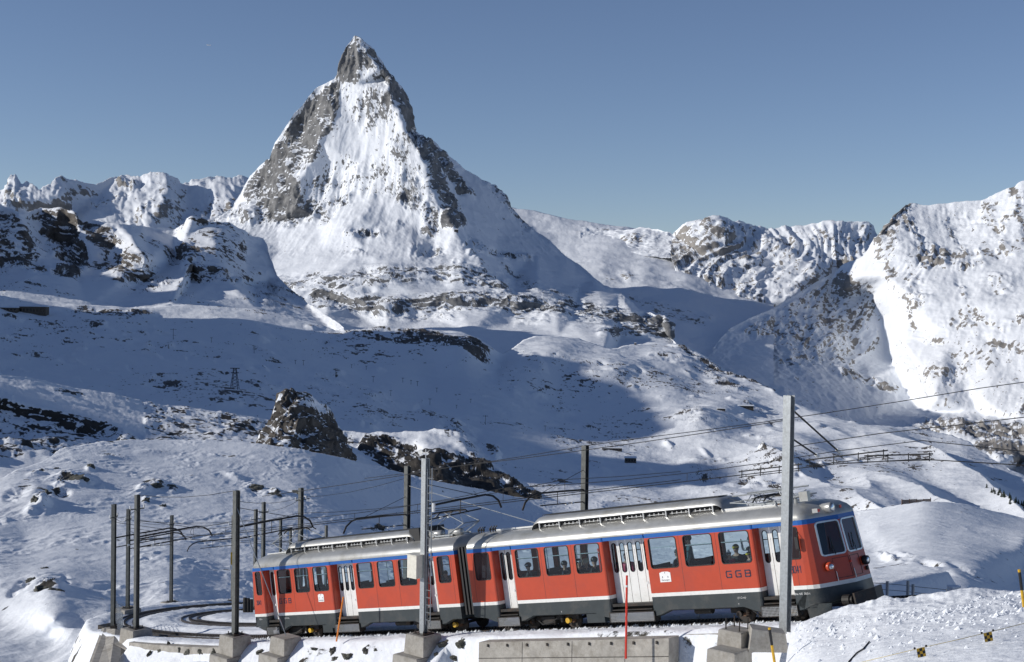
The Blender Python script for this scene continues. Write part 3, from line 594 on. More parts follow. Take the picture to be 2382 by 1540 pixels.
def depth_to_q(p):
    p = np.array(p); d = p @ FW
    return (CX + FPX * (p @ RT) / d, CY - FPX * (p @ UP) / d, d)

SNOWM = paint('loose_snow', (0.80, 0.825, 0.86), 0.8, var=0.03, bump=0.4, bscale=9, spec=0.2)
# ------------------------------------------------------------------ snow hill behind the line
H_CP = [(-200,1190,230),(0,1112,260),(80,1080,285),(145,1043,315),(230,1030,330),(400,1020,345),(600,1032,330),(700,1045,325),(800,1065,330),(900,1090,350),(1000,1115,385),(1100,1135,425),(1200,1155,455),(1300,1165,475),(1400,1165,480),(1570,1180,450),(1700,1187,420),(1850,1190,380),(1990,1190,330),(2050,1180,300),(2150,1165,262),(2250,1175,270),(2382,1205,285),(2600,1240,280),(3000,1330,260),(3000,1450,110),(3000,1560,70),
        (60,1150,225),(200,1120,250),(400,1120,262),(600,1130,265),(800,1140,285),(900,1160,310),(980,1180,335),(60,1250,175),(200,1230,185),(400,1230,190),(600,1240,195),(800,1240,215),(1000,1230,320),(1100,1210,380),(1200,1220,385),(1320,1225,400),(1400,1195,440),(1420,1230,400),(1550,1230,390),(1700,1230,340),
        (0,1350,118),(200,1330,130),(400,1320,140),(600,1340,150),(800,1350,150),(1000,1330,190),(1200,1320,230),(1500,1310,230),(1800,1280,230),(0,1440,102),(-200,1440,98),(120,1470,93),(250,1430,97),(0,1540,80),(150,1540,80),(220,1500,86),(-200,1600,70),(100,1640,69),(280,1640,68),(320,1540,78),
        (2040,1230,215),(2200,1240,180),(2382,1250,185),(2040,1290,165),(2150,1290,138),(2280,1310,130),(2382,1335,150),(2030,1340,112),(2120,1350,103),(2250,1365,98),(2382,1390,105),(2600,1390,110),(2030,1420,80),(2200,1430,78),(2400,1440,78),(1800,1400,100),(1500,1420,110),(1200,1430,110),(900,1440,100),(620,1450,110),(1000,1500,75),(1600,1500,72),(2300,1500,64)]
H_CP = [(x, y, D * (1 + 0.09 * max(-1.2, min(1, (x - 450) / 450)) * max(0, min(1, (1300 - y) / 200)))) if x < 1000 else (x, y, D) for x, y, D in H_CP]
for _s in (-10, -20, -30, -40, -50, -60, -70):
    for _o, _h in ((-5.0, -0.2), (-3.5, -0.9), (2, -0.9), (8, -0.8), (14, -0.6)):
        if _s > -25 and _o < 2: continue
        _q = depth_to_q(track(_s, _o, _h))
        if _q[0] < 600: H_CP.append(_q)
H_RK = [('e',170,1118,40,10,8,.66),('e',140,1140,22,16,30,.62),('e',95,1170,20,22,50,.6),('e',70,1195,14,16,60,.55),('e',40,1150,16,30,60,.45),('e',360,1128,26,8,10,.68),('e',400,1140,14,6,20,.62),('e',335,1140,18,10,20,.66),('e',340,1165,10,6,40,.6),('e',380,1175,14,5,20,.5),('e',590,1140,22,10,25,.68),('e',640,1150,20,9,25,.64),('e',700,1155,24,6,20,.55),
        ('e',210,1090,10,4,0,.7),('e',110,1365,34,14,-15,.72),('e',60,1355,26,8,-20,.6),('e',150,1345,12,10,0,.6),('e',880,1232,30,8,-5,.66),('e',940,1222,18,4,0,.4),('e',30,1375,14,6,-30,.5),('e',150,1068,40,4,5,.5),('e',260,1062,50,5,5,.44),('e',370,1052,50,4,0,.4),('e',520,1060,60,5,5,.4),('e',10,1210,14,5,-20,.6),('e',420,1110,40,4,0,.4),('e',90,1100,30,6,-20,.5),('e',300,1095,10,3,0,.5),('e',550,1110,40,5,20,.42),
        ('e',2070,1300,40,6,20,.42),('e',2150,1310,60,6,22,.4),('e',2260,1335,50,6,22,.42)]
def h_extra(X, Y, W, D):
    h = np.zeros(X.shape)
    # wind-packed drifts: narrow crescents across the slope
    P1 = np.stack([W[..., 0] / 2.2, W[..., 1] / 7.0, W[..., 2] / 1.6], -1); P2 = np.stack([W[..., 0] / 0.9, W[..., 1] / 3.0, W[..., 2] / 0.7], -1)
    P3 = np.stack([W[..., 0] / 6.0, W[..., 1] / 18.0, W[..., 2] / 4.0], -1)
    n3 = perlin(P3 + 4.2)
    k = np.clip(1.2 - (X - 1900) / 200.0, 0.35, 1) * np.clip(0.35 + n3 * 1.2, 0.1, 1.2)
    h += k * (0.40 * (0.3 - np.abs(perlin(P1 + n3[..., None] * 0.8))) + 0.18 * (0.3 - np.abs(perlin(P2 + n3[..., None]))))
    for (x, y, rx, ry, a) in ((110,1362,46,24,1.6),(170,1115,40,16,2.0),(365,1128,30,10,1.4),(590,1140,28,12,1.6),(330,1145,24,12,1.2),(640,1150,24,9,1.0),(95,1170,24,24,1.6),(880,1230,30,9,1.4)):
        h += 0.33 * a * np.exp(-((X - x) / rx) ** 2 - ((Y - y) / ry) ** 2) * (1 + 1.2 * np.abs(perlin(P1 * 1.7 + 3)))
    return h
layer('hillside', [(-200,1195),(-60,1140),(0,1113),(40,1096),(80,1082),(110,1066),(130,1052),(145,1044),(160,1041),(180,1038),(230,1030),(300,1023),(400,1020),(500,1025),(600,1032),(700,1045),(800,1065),(900,1090),(1000,1115),(1100,1135),(1200,1155),(1290,1166),(1400,1166),(1500,1173),(1570,1181),(1650,1186),(1800,1190),(1990,1190),(2020,1186),(2050,1180),(2100,1172),(2150,1165),(2200,1168),(2250,1175),(2330,1190),(2382,1205),(2600,1245),(3000,1330)],
      [(-200,1640),(280,1640),(340,1560),(900,1500),(3000,1560)], H_CP, NEAR, H_RK, method='tps', soft=1, jag=(0.35,60), dx=2.0, dy=1.35, waves=(24,12,6,3,1.5,0.75), a_snow=0.022, a_rock=0.16, stretch=(1,0.8,1.2),
      slope_k=0.3, slope0=0.75, detail=0.8, seed=12.0, thr=0.6, extra=h_extra, back=0.3, msoft=2)

# ------------------------------------------------------------------ track bed, embankment, snow bank
def trackbed():
    ss = np.arange(-78, 44, 0.22); oo = np.r_[np.arange(-13, -3.4, 0.2), np.arange(-3.4, 9, 0.16), np.arange(9, 16.5, 0.5)]
    W = np.zeros((len(oo), len(ss), 3)); rock = np.zeros((len(oo), len(ss)))
    for j, s in enumerate(ss):
        a = np.array(track(s, 0)); b = np.array(track(s, 1)) - a
        W[:, j] = a + oo[:, None] * b
    SS, OO = np.meshgrid(ss, oo)
    edge = -2.35 + 0.25 * perlin(np.stack([SS / 5, SS * 0, SS * 0 + 1.7], -1))
    base = np.full(SS.shape, -0.06)
    base = np.where(OO < edge, -0.06 - (edge - OO) * np.where(SS < -9.5, 1.9, 0.82) - 0.15 * np.clip(edge - OO, 0, 1), base)
    wall = (SS > 13.6) & (OO < -2.6)                       # the retaining wall holds the bed here: ground starts at its foot
    base = np.where(wall, base - 1.6 * np.clip((SS - 13.6) / 0.3, 0, 1), base)
    base += np.where(OO > 6.3, (OO - 6.3) * -0.06, 0) - np.clip((SS - 26) / 5.0, 0, 1) * np.clip(OO - 1.5, 0, 30) * 0.55
    n1 = perlin(np.stack([SS / 2.2, OO / 1.3, SS * 0 + 2], -1)); n2 = perlin(np.stack([SS / 0.7, OO / 0.5, SS * 0 + 3], -1)); n3 = perlin(np.stack([SS / 0.25, OO / 0.22, SS * 0 + 5], -1))
    free = np.clip(np.minimum(np.abs(OO) - 1.0, np.abs(OO - 4) - 1.0) / 0.4, 0, 1)
    base += free * (0.07 * n1 + 0.05 * n2 + 0.12) * (1 + 0.6 * np.clip(edge - OO, 0, 1)) + 0.02 * n3
    for c in (0.0, 4.0):                                     # the flangeways: snow is cut away beside rails and rack
        for r in (-0.5, 0.0, 0.5):
            base -= (0.07 * np.clip((-8 - SS) / 3.0, 0, 1) + 0.01) * np.exp(-((OO - c - r) / 0.16) ** 2)
    slope = np.clip((edge - OO) / 1.0, 0, 1)
    nr = perlin(np.stack([SS / 1.6, OO / 1.1, SS * 0 + 8], -1)) + 0.6 * perlin(np.stack([SS / 0.6, OO / 0.5, SS * 0 + 9], -1))
    bare = np.clip(nr * 1.6 - 0.25, 0, 1) * slope
    base += bare * 0.30 * (0.5 + n2) - slope * 0.1 * n1
    rock = np.clip(bare * 1.5, 0, 1)
    gr = np.clip(1 - np.abs(SS - 22.2) / 3.2, 0, 1) * np.clip(1 - np.abs(OO + 2.5) / 0.35, 0, 1)   # dark gravel showing along the wall top
    rock = np.maximum(rock, gr * (0.75 + 0.6 * n3))
    W[..., 2] += base
    n, m = SS.shape; idx = np.arange(n * m).reshape(n, m)
    F = np.stack([idx[:-1, :-1], idx[:-1, 1:], idx[1:, 1:], idx[1:, :-1]], -1).reshape(-1, 4)
    o = mesh_obj('trackbed', W.reshape(-1, 3), F.tolist(), NEAR, smooth=True); o['kind'] = 'structure'
    at = o.data.attributes.new('rock', 'FLOAT', 'POINT'); at.data.foreach_set('value', rock.reshape(-1).astype(np.float32))
trackbed()

def b_extra(X, Y, W, D):
    P1 = np.stack([W[..., 0] / 1.0, W[..., 1] / 1.0, W[..., 2] / 0.5], -1)
    near = np.clip((1500 - Y) / 110.0, 0.15, 1)
    return near * (0.10 * perlin(P1) + 0.07 * (0.3 - np.abs(perlin(P1 * 2.3 + 4)))) + 0.05 * near * np.clip(perlin(P1 * 4.1 + 9) - 0.15, 0, 1)
layer('snow_bank', [(1790,1640),(1815,1580),(1828,1530),(1836,1490),(1848,1462),(1862,1448),(1885,1438),(1910,1430),(1940,1421),(1975,1411),(2010,1402),(2040,1394),(2060,1388),(2085,1392),(2110,1391),(2140,1387),(2170,1384),(2200,1379),(2230,1373),(2255,1370),(2290,1374),(2330,1376),(2382,1376),(2600,1362),(3400,1320)], [(1790,1800),(3400,1900)],
      [(1790,1640,37),(1836,1490,40.8),(1862,1448,41.8),(1910,1430,41.6),(2010,1402,41),(2060,1388,40.8),(2140,1387,40.3),(2255,1370,39.8),(2382,1376,39),(2600,1362,38),(1860,1500,39.0),(1850,1540,37.5),(1950,1480,38),(1950,1520,35.6),(2100,1440,37.2),(2100,1490,34),(2300,1430,35.5),(2300,1490,31),(2382,1540,27.5),(2100,1540,31),(1950,1570,33),(1850,1600,35),(2600,1500,27.5),(2382,1640,23.5),(1850,1660,33),(2100,1660,27),(2600,1660,22),(3400,1320,36),(3000,1345,37),(3400,1500,25),(3400,1660,20),(3400,1900,14),(2400,1900,15),(1850,1900,26)],
      NEAR, [], method='tps', soft=1, jag=(1.4,40), dx=2.4, dy=1.6, waves=(4,2,1,0.5,0.25), a_snow=0.022, slope_k=0, detail=0.3, seed=14.0, thr=1.5, extra=b_extra, back=0.09)

def snow_chunks():
    rg = random.Random(3); b = MB()
    for k in range(1700):
        s = rg.uniform(-3, 33); o = rg.choice((-1, -1, -1, 1)) * rg.gauss(1.05, .16) if rg.random() < .8 else rg.uniform(-2.2, -1.0)
        if o > 0: o = rg.uniform(1.0, 2.6)
        r = abs(rg.gauss(.035, .022)) + .015; p = track(s, o, -.02 + r * .3); v = []
        for (x, y, z) in ((1, 0, -.3), (.3, .95, -.3), (-.8, .6, -.3), (-.8, -.6, -.3), (.3, -.95, -.3), (.1, .1, .9)): v.append((p.x + x * r * rg.uniform(.7, 1.3), p.y + y * r * rg.uniform(.7, 1.3), p.z + z * r))
        b.add(v, [(0, 1, 5), (1, 2, 5), (2, 3, 5), (3, 4, 5), (4, 0, 5)])
    for k in range(500):
        qx = rg.uniform(1850, 2380); qy = 1445 - (qx - 1850) * .13 + abs(rg.gauss(0, 45)) + 6; xs, GX, GY, W, N = TERR['snow_bank']
        g, n = ground_at('snow_bank', qx, qy); r = abs(rg.gauss(.03, .03)) + .012; v = []
        for (x, y, z) in ((1, 0, -.3), (.3, .95, -.3), (-.8, .6, -.3), (-.8, -.6, -.3), (.3, -.95, -.3), (.1, .1, .9)): v.append((g.x + x * r * rg.uniform(.6, 1.4), g.y + y * r * rg.uniform(.6, 1.4), g.z + z * r))
        b.add(v, [(0, 1, 5), (1, 2, 5), (2, 3, 5), (3, 4, 5), (4, 0, 5)])
    o = b.build('snow_chunks', SNOWM); o['kind'] = 'stuff'; o['label'] = 'loose crumbs of ploughed snow along the rails and bank'
snow_chunks()
# ------------------------------------------------------------------ materials of made things
RED = paint('red_paint', (0.46, 0.062, 0.026), 0.3, var=0.07, scale=2.0, dirt=(0.37, 0.06, 0.035))
BLUE = paint('blue_paint', (0.008, 0.10, 0.36), 0.35, var=0.06)
WHITEP = paint('white_paint', (0.74, 0.74, 0.71), 0.4, var=0.05, dirt=(0.62, 0.61, 0.57))
SKIRT = paint('dark_grey_paint', (0.030, 0.039, 0.042), 0.4, var=0.15, scale=3, dirt=(0.07, 0.07, 0.065))
SILVER = paint('silver_roof_paint', (0.41, 0.41, 0.395), 0.36, metal=0.4, var=0.14, scale=1.6, dirt=(0.28, 0.27, 0.23))
ALU = paint('bare_aluminium', (0.62, 0.62, 0.60), 0.3, metal=0.8, var=0.1)
BLACK = paint('black_rubber', (0.012, 0.012, 0.013), 0.6, var=0.2)
IRON = paint('dark_iron', (0.03, 0.028, 0.026), 0.6, metal=0.4, var=0.4, dirt=(0.07, 0.045, 0.03))
RUST = paint('rusty_iron', (0.11, 0.055, 0.03), 0.8, var=0.4)
RAILM = paint('rail_steel', (0.04, 0.036, 0.034), 0.5, metal=0.5, var=0.4, dirt=(0.07, 0.05, 0.04))
GALV = paint('galvanised_steel', (0.36, 0.38, 0.39), 0.42, metal=0.65, var=0.16, scale=14, dirt=(0.28, 0.29, 0.29))
MASTP = paint('weathered_mast_steel', (0.10, 0.105, 0.10), 0.55, metal=0.4, var=0.25, scale=5, dirt=(0.16, 0.16, 0.15))
CONC = paint('rough_concrete', (0.34, 0.32, 0.285), 0.9, var=0.25, scale=2.2, bump=0.6, bscale=22, dirt=(0.19, 0.17, 0.14))
WIRE = paint('wire_copper_oxide', (0.02, 0.02, 0.02), 0.5, metal=0.3)
PORC = paint('white_insulator', (0.7, 0.7, 0.68), 0.25)
ORANGE = paint('orange_paint', (0.75, 0.22, 0.02), 0.5)
SIGNRED = paint('signal_red_paint', (0.62, 0.035, 0.015), 0.45)
YELLOW = paint('yellow_paint', (0.62, 0.36, 0.015), 0.5, var=0.2, dirt=(0.3, 0.18, 0.03))
WOOD = paint('brown_planks', (0.10, 0.055, 0.035), 0.8, var=0.35)
STONE = paint('lichen_stone', (0.075, 0.075, 0.06), 0.9, var=0.5, scale=5, bump=0.8, bscale=9, dirt=(0.15, 0.14, 0.12))
def glass(name, tint, alpha_mix, rough=0.02):
    m, nt, b = nmat(name); nt.nodes.remove(b)
    out = nt.nodes['Material Output']; tr = nt.nodes.new('ShaderNodeBsdfTransparent'); tr.inputs[0].default_value = (*tint, 1)
    gl = nt.nodes.new('ShaderNodeBsdfGlossy'); gl.inputs['Roughness'].default_value = rough; gl.inputs[0].default_value = (0.9, 0.95, 1, 1)
    lw = nt.nodes.new('ShaderNodeLayerWeight'); lw.inputs['Blend'].default_value = 0.5      # works from both sides of a thin pane
    pw = nt.nodes.new('ShaderNodeMath'); pw.operation = 'POWER'; pw.inputs[1].default_value = 4.0
    mx = nt.nodes.new('ShaderNodeMixShader'); mm = nt.nodes.new('ShaderNodeMath'); mm.operation = 'MULTIPLY_ADD'; mm.inputs[1].default_value = 0.85; mm.inputs[2].default_value = alpha_mix + 0.05
    nt.links.new(lw.outputs['Facing'], pw.inputs[0]); nt.links.new(pw.outputs[0], mm.inputs[0])
    nt.links.new(mm.outputs[0], mx.inputs[0]); nt.links.new(tr.outputs[0], mx.inputs[1]); nt.links.new(gl.outputs[0], mx.inputs[2]); nt.links.new(mx.outputs[0], out.inputs[0])
    return m
GLASS = glass('tinted_glass', (0.60, 0.74, 0.79), 0.0)
CLEAR = glass('lamp_glass', (0.9, 0.9, 0.9), 0.15)

# ------------------------------------------------------------------ the two tracks
def sweep(o, h, w, t, s0=-76, s1=40, step=0.8):
    b = MB(); ss = np.arange(s0, s1, step); n0 = 0
    for i, s in enumerate(ss):
        for (do, dh) in ((-w / 2, h - t), (w / 2, h - t), (w / 2, h), (-w / 2, h)): b.v.append(tuple(track(s, o + do, dh)))
        if i:
            a = (i - 1) * 4; c = i * 4
            for k in range(4): b.f.append((a + k, a + (k + 1) % 4, c + (k + 1) % 4, c + k))
    return b
def rack(o, s0, s1):
    b = MB()
    for s in np.arange(s0, s1, 0.16):
        p = track(s, o - 0.05, -0.03); r = track(s + 0.08, o - 0.05, -0.03); u = track(s, o + 0.05, -0.03)
        up = Vector((0, 0, 0.075))
        b.add([p, r, track(s + 0.08, o + 0.05, -0.03), u, p + up, r + up, track(s + 0.08, o + 0.05, -0.03) + up, u + up], [(4,5,6,7),(0,1,5,4),(1,2,6,5),(2,3,7,6),(3,0,4,7)])
    return b
for off, lab in ((0.0, 'rack railway track under the red train, curving round the bend at left'), (4.0, 'second rack railway track on the inside of the bend, half hidden by the train')):
    t = empty('railway_track', track(0, off), None, lab, 'railway track', 'railway tracks on the snowy ledge')
    inv = Matrix.Translation(-track(0, off))
    for nm, b in (('rail', sweep(off - 0.5, 0.0, 0.07, 0.16)), ('rail', sweep(off + 0.5, 0.0, 0.07, 0.16)), ('rack_rail', sweep(off, -0.03, 0.05, 0.12, -76, 34)), ('rack_teeth', rack(off, -76, 34))):
        o = b.build(nm, RAILM, t); o.data.transform(inv)
        if nm == 'rack_teeth': o['kind'] = 'stuff'

# ------------------------------------------------------------------ masts
def hbeam(b, base, h, w, d, ang):
    c, s = math.cos(ang), math.sin(ang)
    def loc(x, y, z): return (base[0] + x * c - y * s, base[1] + x * s + y * c, base[2] + z)
    for (x0, x1, y0, y1) in ((-w/2, w/2, -d/2, -d/2 + 0.02), (-w/2, w/2, d/2 - 0.02, d/2), (-0.012, 0.012, -d/2 + 0.02, d/2 - 0.02)):
        b.add([loc(x, y, z) for z in (-0.02, h) for (x, y) in ((x0, y0), (x1, y0), (x1, y1), (x0, y1))],
              [(0,3,2,1),(4,5,6,7),(0,1,5,4),(1,2,6,5),(2,3,7,6),(3,0,4,7)])
TANG = math.atan2(HX.y, HX.x)
MASTS = {}
def rel(b, base): 
    b.v = [(v[0] - base.x, v[1] - base.y, v[2] - base.z) for v in b.v]; return b
def plinth(base, w, h, label, group='concrete plinths of the masts', ang=TANG, name='concrete_plinth', snowcap=True):
    """tapered concrete block with worn corners whose top centre is 'base'"""
    t = empty(name, base, None, label, 'plinth', group)
    b = MB(); v = []
    for z, k in ((-h, 0.55), (-0.03, 0.5), (0, 0.47)):
        for (x, y) in ((-1,-1),(1,-1),(1,1),(-1,1)):
            x *= w * k; y *= w * k; v.append((x * math.cos(ang) - y * math.sin(ang), x * math.sin(ang) + y * math.cos(ang), z))
    f = [(0,3,2,1)] + [(i*4+k, i*4+(k+1)%4, i*4+4+(k+1)%4, i*4+4+k) for i in (0,1) for k in range(4)] + [(8,9,10,11)]
    b.add(v, f); b.build('block', CONC, t)
    return t
def mast(key, base, top_h, w, d, mat, label, group='catenary masts', ang=None, foot=True, insul=True, lean=0.0):
    base = Vector(base); t = empty('catenary_mast', base, None, label, 'mast', group)
    ang = TANG if ang is None else ang
    b = MB(); hbeam(b, (0, 0, 0), top_h, w, d, ang); b.build('column', mat, t)
    if foot:
        b = MB(); c, s = math.cos(ang), math.sin(ang)
        for zz, k in ((0.0, 0.34), (0.035, 0.34)):
            pass
        p = [(-.3,-.3),(.3,-.3),(.3,.3),(-.3,.3)]
        b.add([(x*c-y*s, x*s+y*c, z) for z in (0.0, 0.04) for x, y in p], [(0,3,2,1),(4,5,6,7),(0,1,5,4),(1,2,6,5),(2,3,7,6),(3,0,4,7)])
        b.build('base_plate', IRON, t)
        for x, y in ((-.22,-.22),(.22,-.22),(.22,.22),(-.22,.22)):
            b = MB(); b.tube([(x*c-y*s, x*s+y*c, 0.0), (x*c-y*s, x*s+y*c, 0.16)], 0.025, 6); b.build('bolt', IRON, t)
    if insul:
        h = top_h - 0.75
        b = MB(); e = 0.42; c, s = math.cos(ang + math.pi/2), math.sin(ang + math.pi/2)
        b.bar((-e*c, -e*s, h), (e*c, e*s, h), 0.06); ca = b.build('crossarm', mat, t)
        for k in (-1, 1):
            b = MB(); q = (k*e*c, k*e*s)
            b.tube([(*q, h+.02),(*q, h+.06),(*q, h+.1),(*q, h+.14),(*q, h+.2)], [.03,.06,.035,.06,.03], 8); b.build('insulator', PORC, t)
    MASTS[key] = (base, top_h, t)
    return t
def mast_q(qx, qyb, qyt, D):
    b = Vector(pt(qx, qyb, D)); dq = depth_to_q(b)
    h = (qyb - qyt) / FPX * D
    return b, h
def mast_o(qx, o, qyt):
    s = find_s(qx, o); b = track(s, o, 0); d = depth_to_q(b)
    return s, b, (d[1] - qyt) / FPX * d[2] * 1.0
# near side, on plinths
sB, bB, hB = mast_o(985, -2.9, 1065)
sC, bC, hC = mast_o(547, -2.9, 1140)
def lift(b, qy):
    """raise or lower a base so that it shows at the height qy"""
    q = depth_to_q(b); return Vector(pt(q[0], qy, q[2]))
bB = lift(bB, 1474); hB = (1474 - 1065) / FPX * depth_to_q(bB)[2]
bC = lift(bC, 1476); hC = (1476 - 1140) / FPX * depth_to_q(bC)[2]
bA, hA = mast_q(1826, 1448, 919, 43.6)
mast('A', bA - Vector((0, 0, 0.3)), hA + 0.3, 0.27, 0.27, GALV, 'tall pale galvanised catenary mast in front of the train nose', foot=False, insul=False)
mB = mast('B', bB, hB, 0.24, 0.24, GALV, 'steel mast with ladder and round white dish on its top', insul=False)
mC = mast('C', bC, hC, 0.24, 0.24, MASTP, 'steel mast on concrete block just left of the train, tied by a slanting guy wire', insul=False)
far = [('D', 317, 1461, 1150, 72.0, 'grey mast on concrete plinth at the outer edge of the bend'), ('E', 263, 1456, 1172, 79.0, 'leftmost grey mast above the slanting concrete buttress'),
       ('F', 297, 1414, 1183, 95.0, 'grey mast between the two leftmost masts, on a low plinth behind the fence'), ('G', 398, 1400, 1198, 110.0, 'slender mast with bright edge standing alone behind the bend'),
       ('H', 541, 1397, 1198, 112.0, 'thin mast with yellow plate and ladder behind the mast left of the train'), ('I', 593, 1412, 1184, 104.0, 'left one of the paired thin masts over the left end of the train'),
       ('J', 611, 1415, 1167, 100.0, 'right one of the paired thin masts over the left end of the train')]
for k, qx, qb, qt, D, lab in far:
    b, h = mast_q(qx, qb, qt, D); mast(k, b, h, 0.22, 0.22, MASTP, lab, ang=TANG + (0.5 if k in 'EFG' else 0))
# behind the train
for k, qx, qt, o, w, lab in (('N', 944, 1083, 7.0, 0.25, 'dark mast behind the roof of the left car, beside the ladder mast'), ('O', 1356, 1035, 7.0, 0.25, 'dark mast behind the train roof, carrying a long curved bracket'),
                      ('L', 698, 1134, 12.0, 0.25, 'dark mast with two white insulators behind the rear pantograph')):
    s, b, h = mast_o(qx, o, qt)
    if k == 'L':
        b, h = Vector(pt(697, 1450, 86)), 316 / FPX * 86
    mast(k, b, h, w, w, MASTP, lab, foot=False, insul=(k == 'L'))
for k, qx, qt, D, h, lab in (('K', 653, 1205, 120, 8.5, 'short distant mast just right of the rear pantograph base'), ('M', 759, 1222, 120, 8.0, 'short distant mast showing above the left end of the roof resistors'), ('P', 676, 1229, 130, 8.0, 'faint distant mast behind the rear pantograph')):
    p = Vector(pt(qx, qt, D)); mast(k, p - Vector((0, 0, h)), h, 0.2, 0.2, MASTP, lab, foot=False, insul=False)
plinth(bB, 1.0, 0.78, 'upper concrete block under the ladder mast')
plinth(bB - Vector((0.25, 0.1, 0.79)), 1.35, 1.6, 'wider lower concrete block under the ladder mast')
plinth(bC, 1.0, 0.86, 'upper concrete block under the guyed mast left of the train')
plinth(bC - Vector((0.2, 0.2, 0.87)), 1.3, 1.6, 'wider lower concrete block under the guyed mast left of the train')
bD = MASTS['D'][0]; plinth(bD, 1.15, 0.78, 'square concrete block under the mast at the outer edge of the bend')
plinth(bD - Vector((0.25, 0.1, 0.79)), 1.55, 2.0, 'tall concrete pier below the mast at the outer edge of the bend')
plinth(MASTS['F'][0], 1.3, 1.0, 'low concrete block behind the fence at the bend')
plinth(MASTS['G'][0], 1.2, 0.6, 'small concrete foot of the lone mast behind the bend')
gq = Vector(pt(665, 1480, 61.0)); plinth(gq, 0.95, 0.72, 'upper concrete block anchoring the guy wire')
plinth(gq - Vector((0.25, 0.15, 0.73)), 1.3, 1.5, 'wider lower concrete block below the guy wire anchor')
# guy wires
def wire(name, pts, r, label, cat, group=None, mat=WIRE, n=5):
    b = MB(); p0 = Vector(pts[0]); b.tube([Vector(p) - p0 for p in pts], r, n); o = b.build(name, mat); o.location = p0
    return tag(o, label, cat, group)
wire('guy_wire', [bC + Vector((0, 0, hC - 0.75)), gq + Vector((0, 0, 0.05))], 0.022, 'steel guy wire slanting from mast top to concrete anchor block', 'wire', 'guy wires', GALV)
wire('guy_wire', [MASTS['N'][0] + Vector((0, 0, MASTS['N'][1] - 1.0)), track(sB + 3.2, 3.4, 3.2)], 0.02, 'thin guy wire from the dark mast down behind the left car', 'wire', 'guy wires', GALV)

# ladder, dish and cabinet on mast B
lad = empty('ladder', bB, None, 'narrow steel ladder fixed along the mast with the dish', 'ladder')
lo = HX * 0.42 - NY * 0.05
for e in (-0.0,):
    b = MB(); b.tube([lo + Vector((0, 0, 0.4)), lo + Vector((0, 0, hB - 0.35))], 0.022, 5); b.build('stile', GALV, lad)
    l2 = HX * 0.16 - NY * 0.05; b = MB(); b.tube([l2 + Vector((0, 0, 0.4)), l2 + Vector((0, 0, hB - 0.4))], 0.022, 5); b.build('stile', GALV, lad)
for z in np.arange(0.6, hB - 0.5, 0.3):
    b = MB(); b.tube([lo + Vector((0, 0, z)), l2 + Vector((0, 0, z))], 0.016, 4); b.build('rung', GALV, lad)
dish = empty('antenna', bB + Vector((0, 0, hB)), None, 'small round white antenna dish with rod on the mast top', 'antenna')
b = MB(); b.disc(-HX * 0.3 + Vector((0, 0, 0.22)), (-0.4, -0.8, 0), 0.11, 0.04, 14); b.build('dish', PORC, dish)
b = MB(); b.tube([(0, 0, 0), (0, 0, 0.36)], 0.02, 5); b.tube([-HX * 0.3 + Vector((0, 0, 0.22)), HX * 0.16 + Vector((0, 0, 0.22))], 0.015, 5); b.build('rod', PORC, dish)
cab = Vector(pt(966, 1317, depth_to_q(bB)[2] - 0.1)); cabinet = empty('cabinet', cab, None, 'cream metal cabinet fixed to the left of the ladder mast', 'cabinet')
b = MB(); a = TANG
def rbox(b, c, hx, hy, hz, ang=TANG):
    ca, sa = math.cos(ang), math.sin(ang)
    return b.add([(c[0] + x * ca - y * sa, c[1] + x * sa + y * ca, c[2] + z) for z in (-hz, hz) for x, y in ((-hx,-hy),(hx,-hy),(hx,hy),(-hx,hy))], [(0,3,2,1),(4,5,6,7),(0,1,5,4),(1,2,6,5),(2,3,7,6),(3,0,4,7)])
CREAM = paint('cream_paint', (0.66, 0.63, 0.54), 0.5)
rbox(b, (0, 0, 0), 0.26, 0.2, 0.46); b.build('case', CREAM, cabinet)
b = MB(); rbox(b, (0, 0, 0.475), 0.30, 0.24, 0.015); b.build('lid', CREAM, cabinet)
b = MB(); rbox(b, (0.3, 0.12, 0.1), 0.1, 0.03, 0.03); b.build('bracket', GALV, cabinet); b = MB(); rbox(b, (0.3, 0.12, -0.2), 0.1, 0.03, 0.03); b.build('bracket', GALV, cabinet)
b = MB(); b.tube([HX * 0.33 + Vector((0, 0, hB - 2.1)), HX * 0.33 + Vector((0, 0, hB - 1.75))], 0.07, 8); o = b.build('sensor_housing', PORC); o.location = bB + HX * 0.15; tag(o, 'small white capsule hanging on the ladder near the mast top', 'sensor')
# yellow plate and rungs on mast H
bH, hH, _ = MASTS['H']
pl = MB(); rbox(pl, (0, 0, 0), 0.16, 0.02, 0.5, 0.1); o = pl.build('plate', YELLOW); o.location = Vector(pt(541, 1299, 111.5)); tag(o, 'upright yellow plate on the thin mast behind the bend', 'plate')
pl = MB(); rbox(pl, (0, 0, 0), 0.18, 0.02, 0.18, 0.1); o = pl.build('number_plate', PORC); o.location = Vector(pt(540, 1320, 111.5)); tag(o, 'small pale number plate under the yellow plate', 'plate')

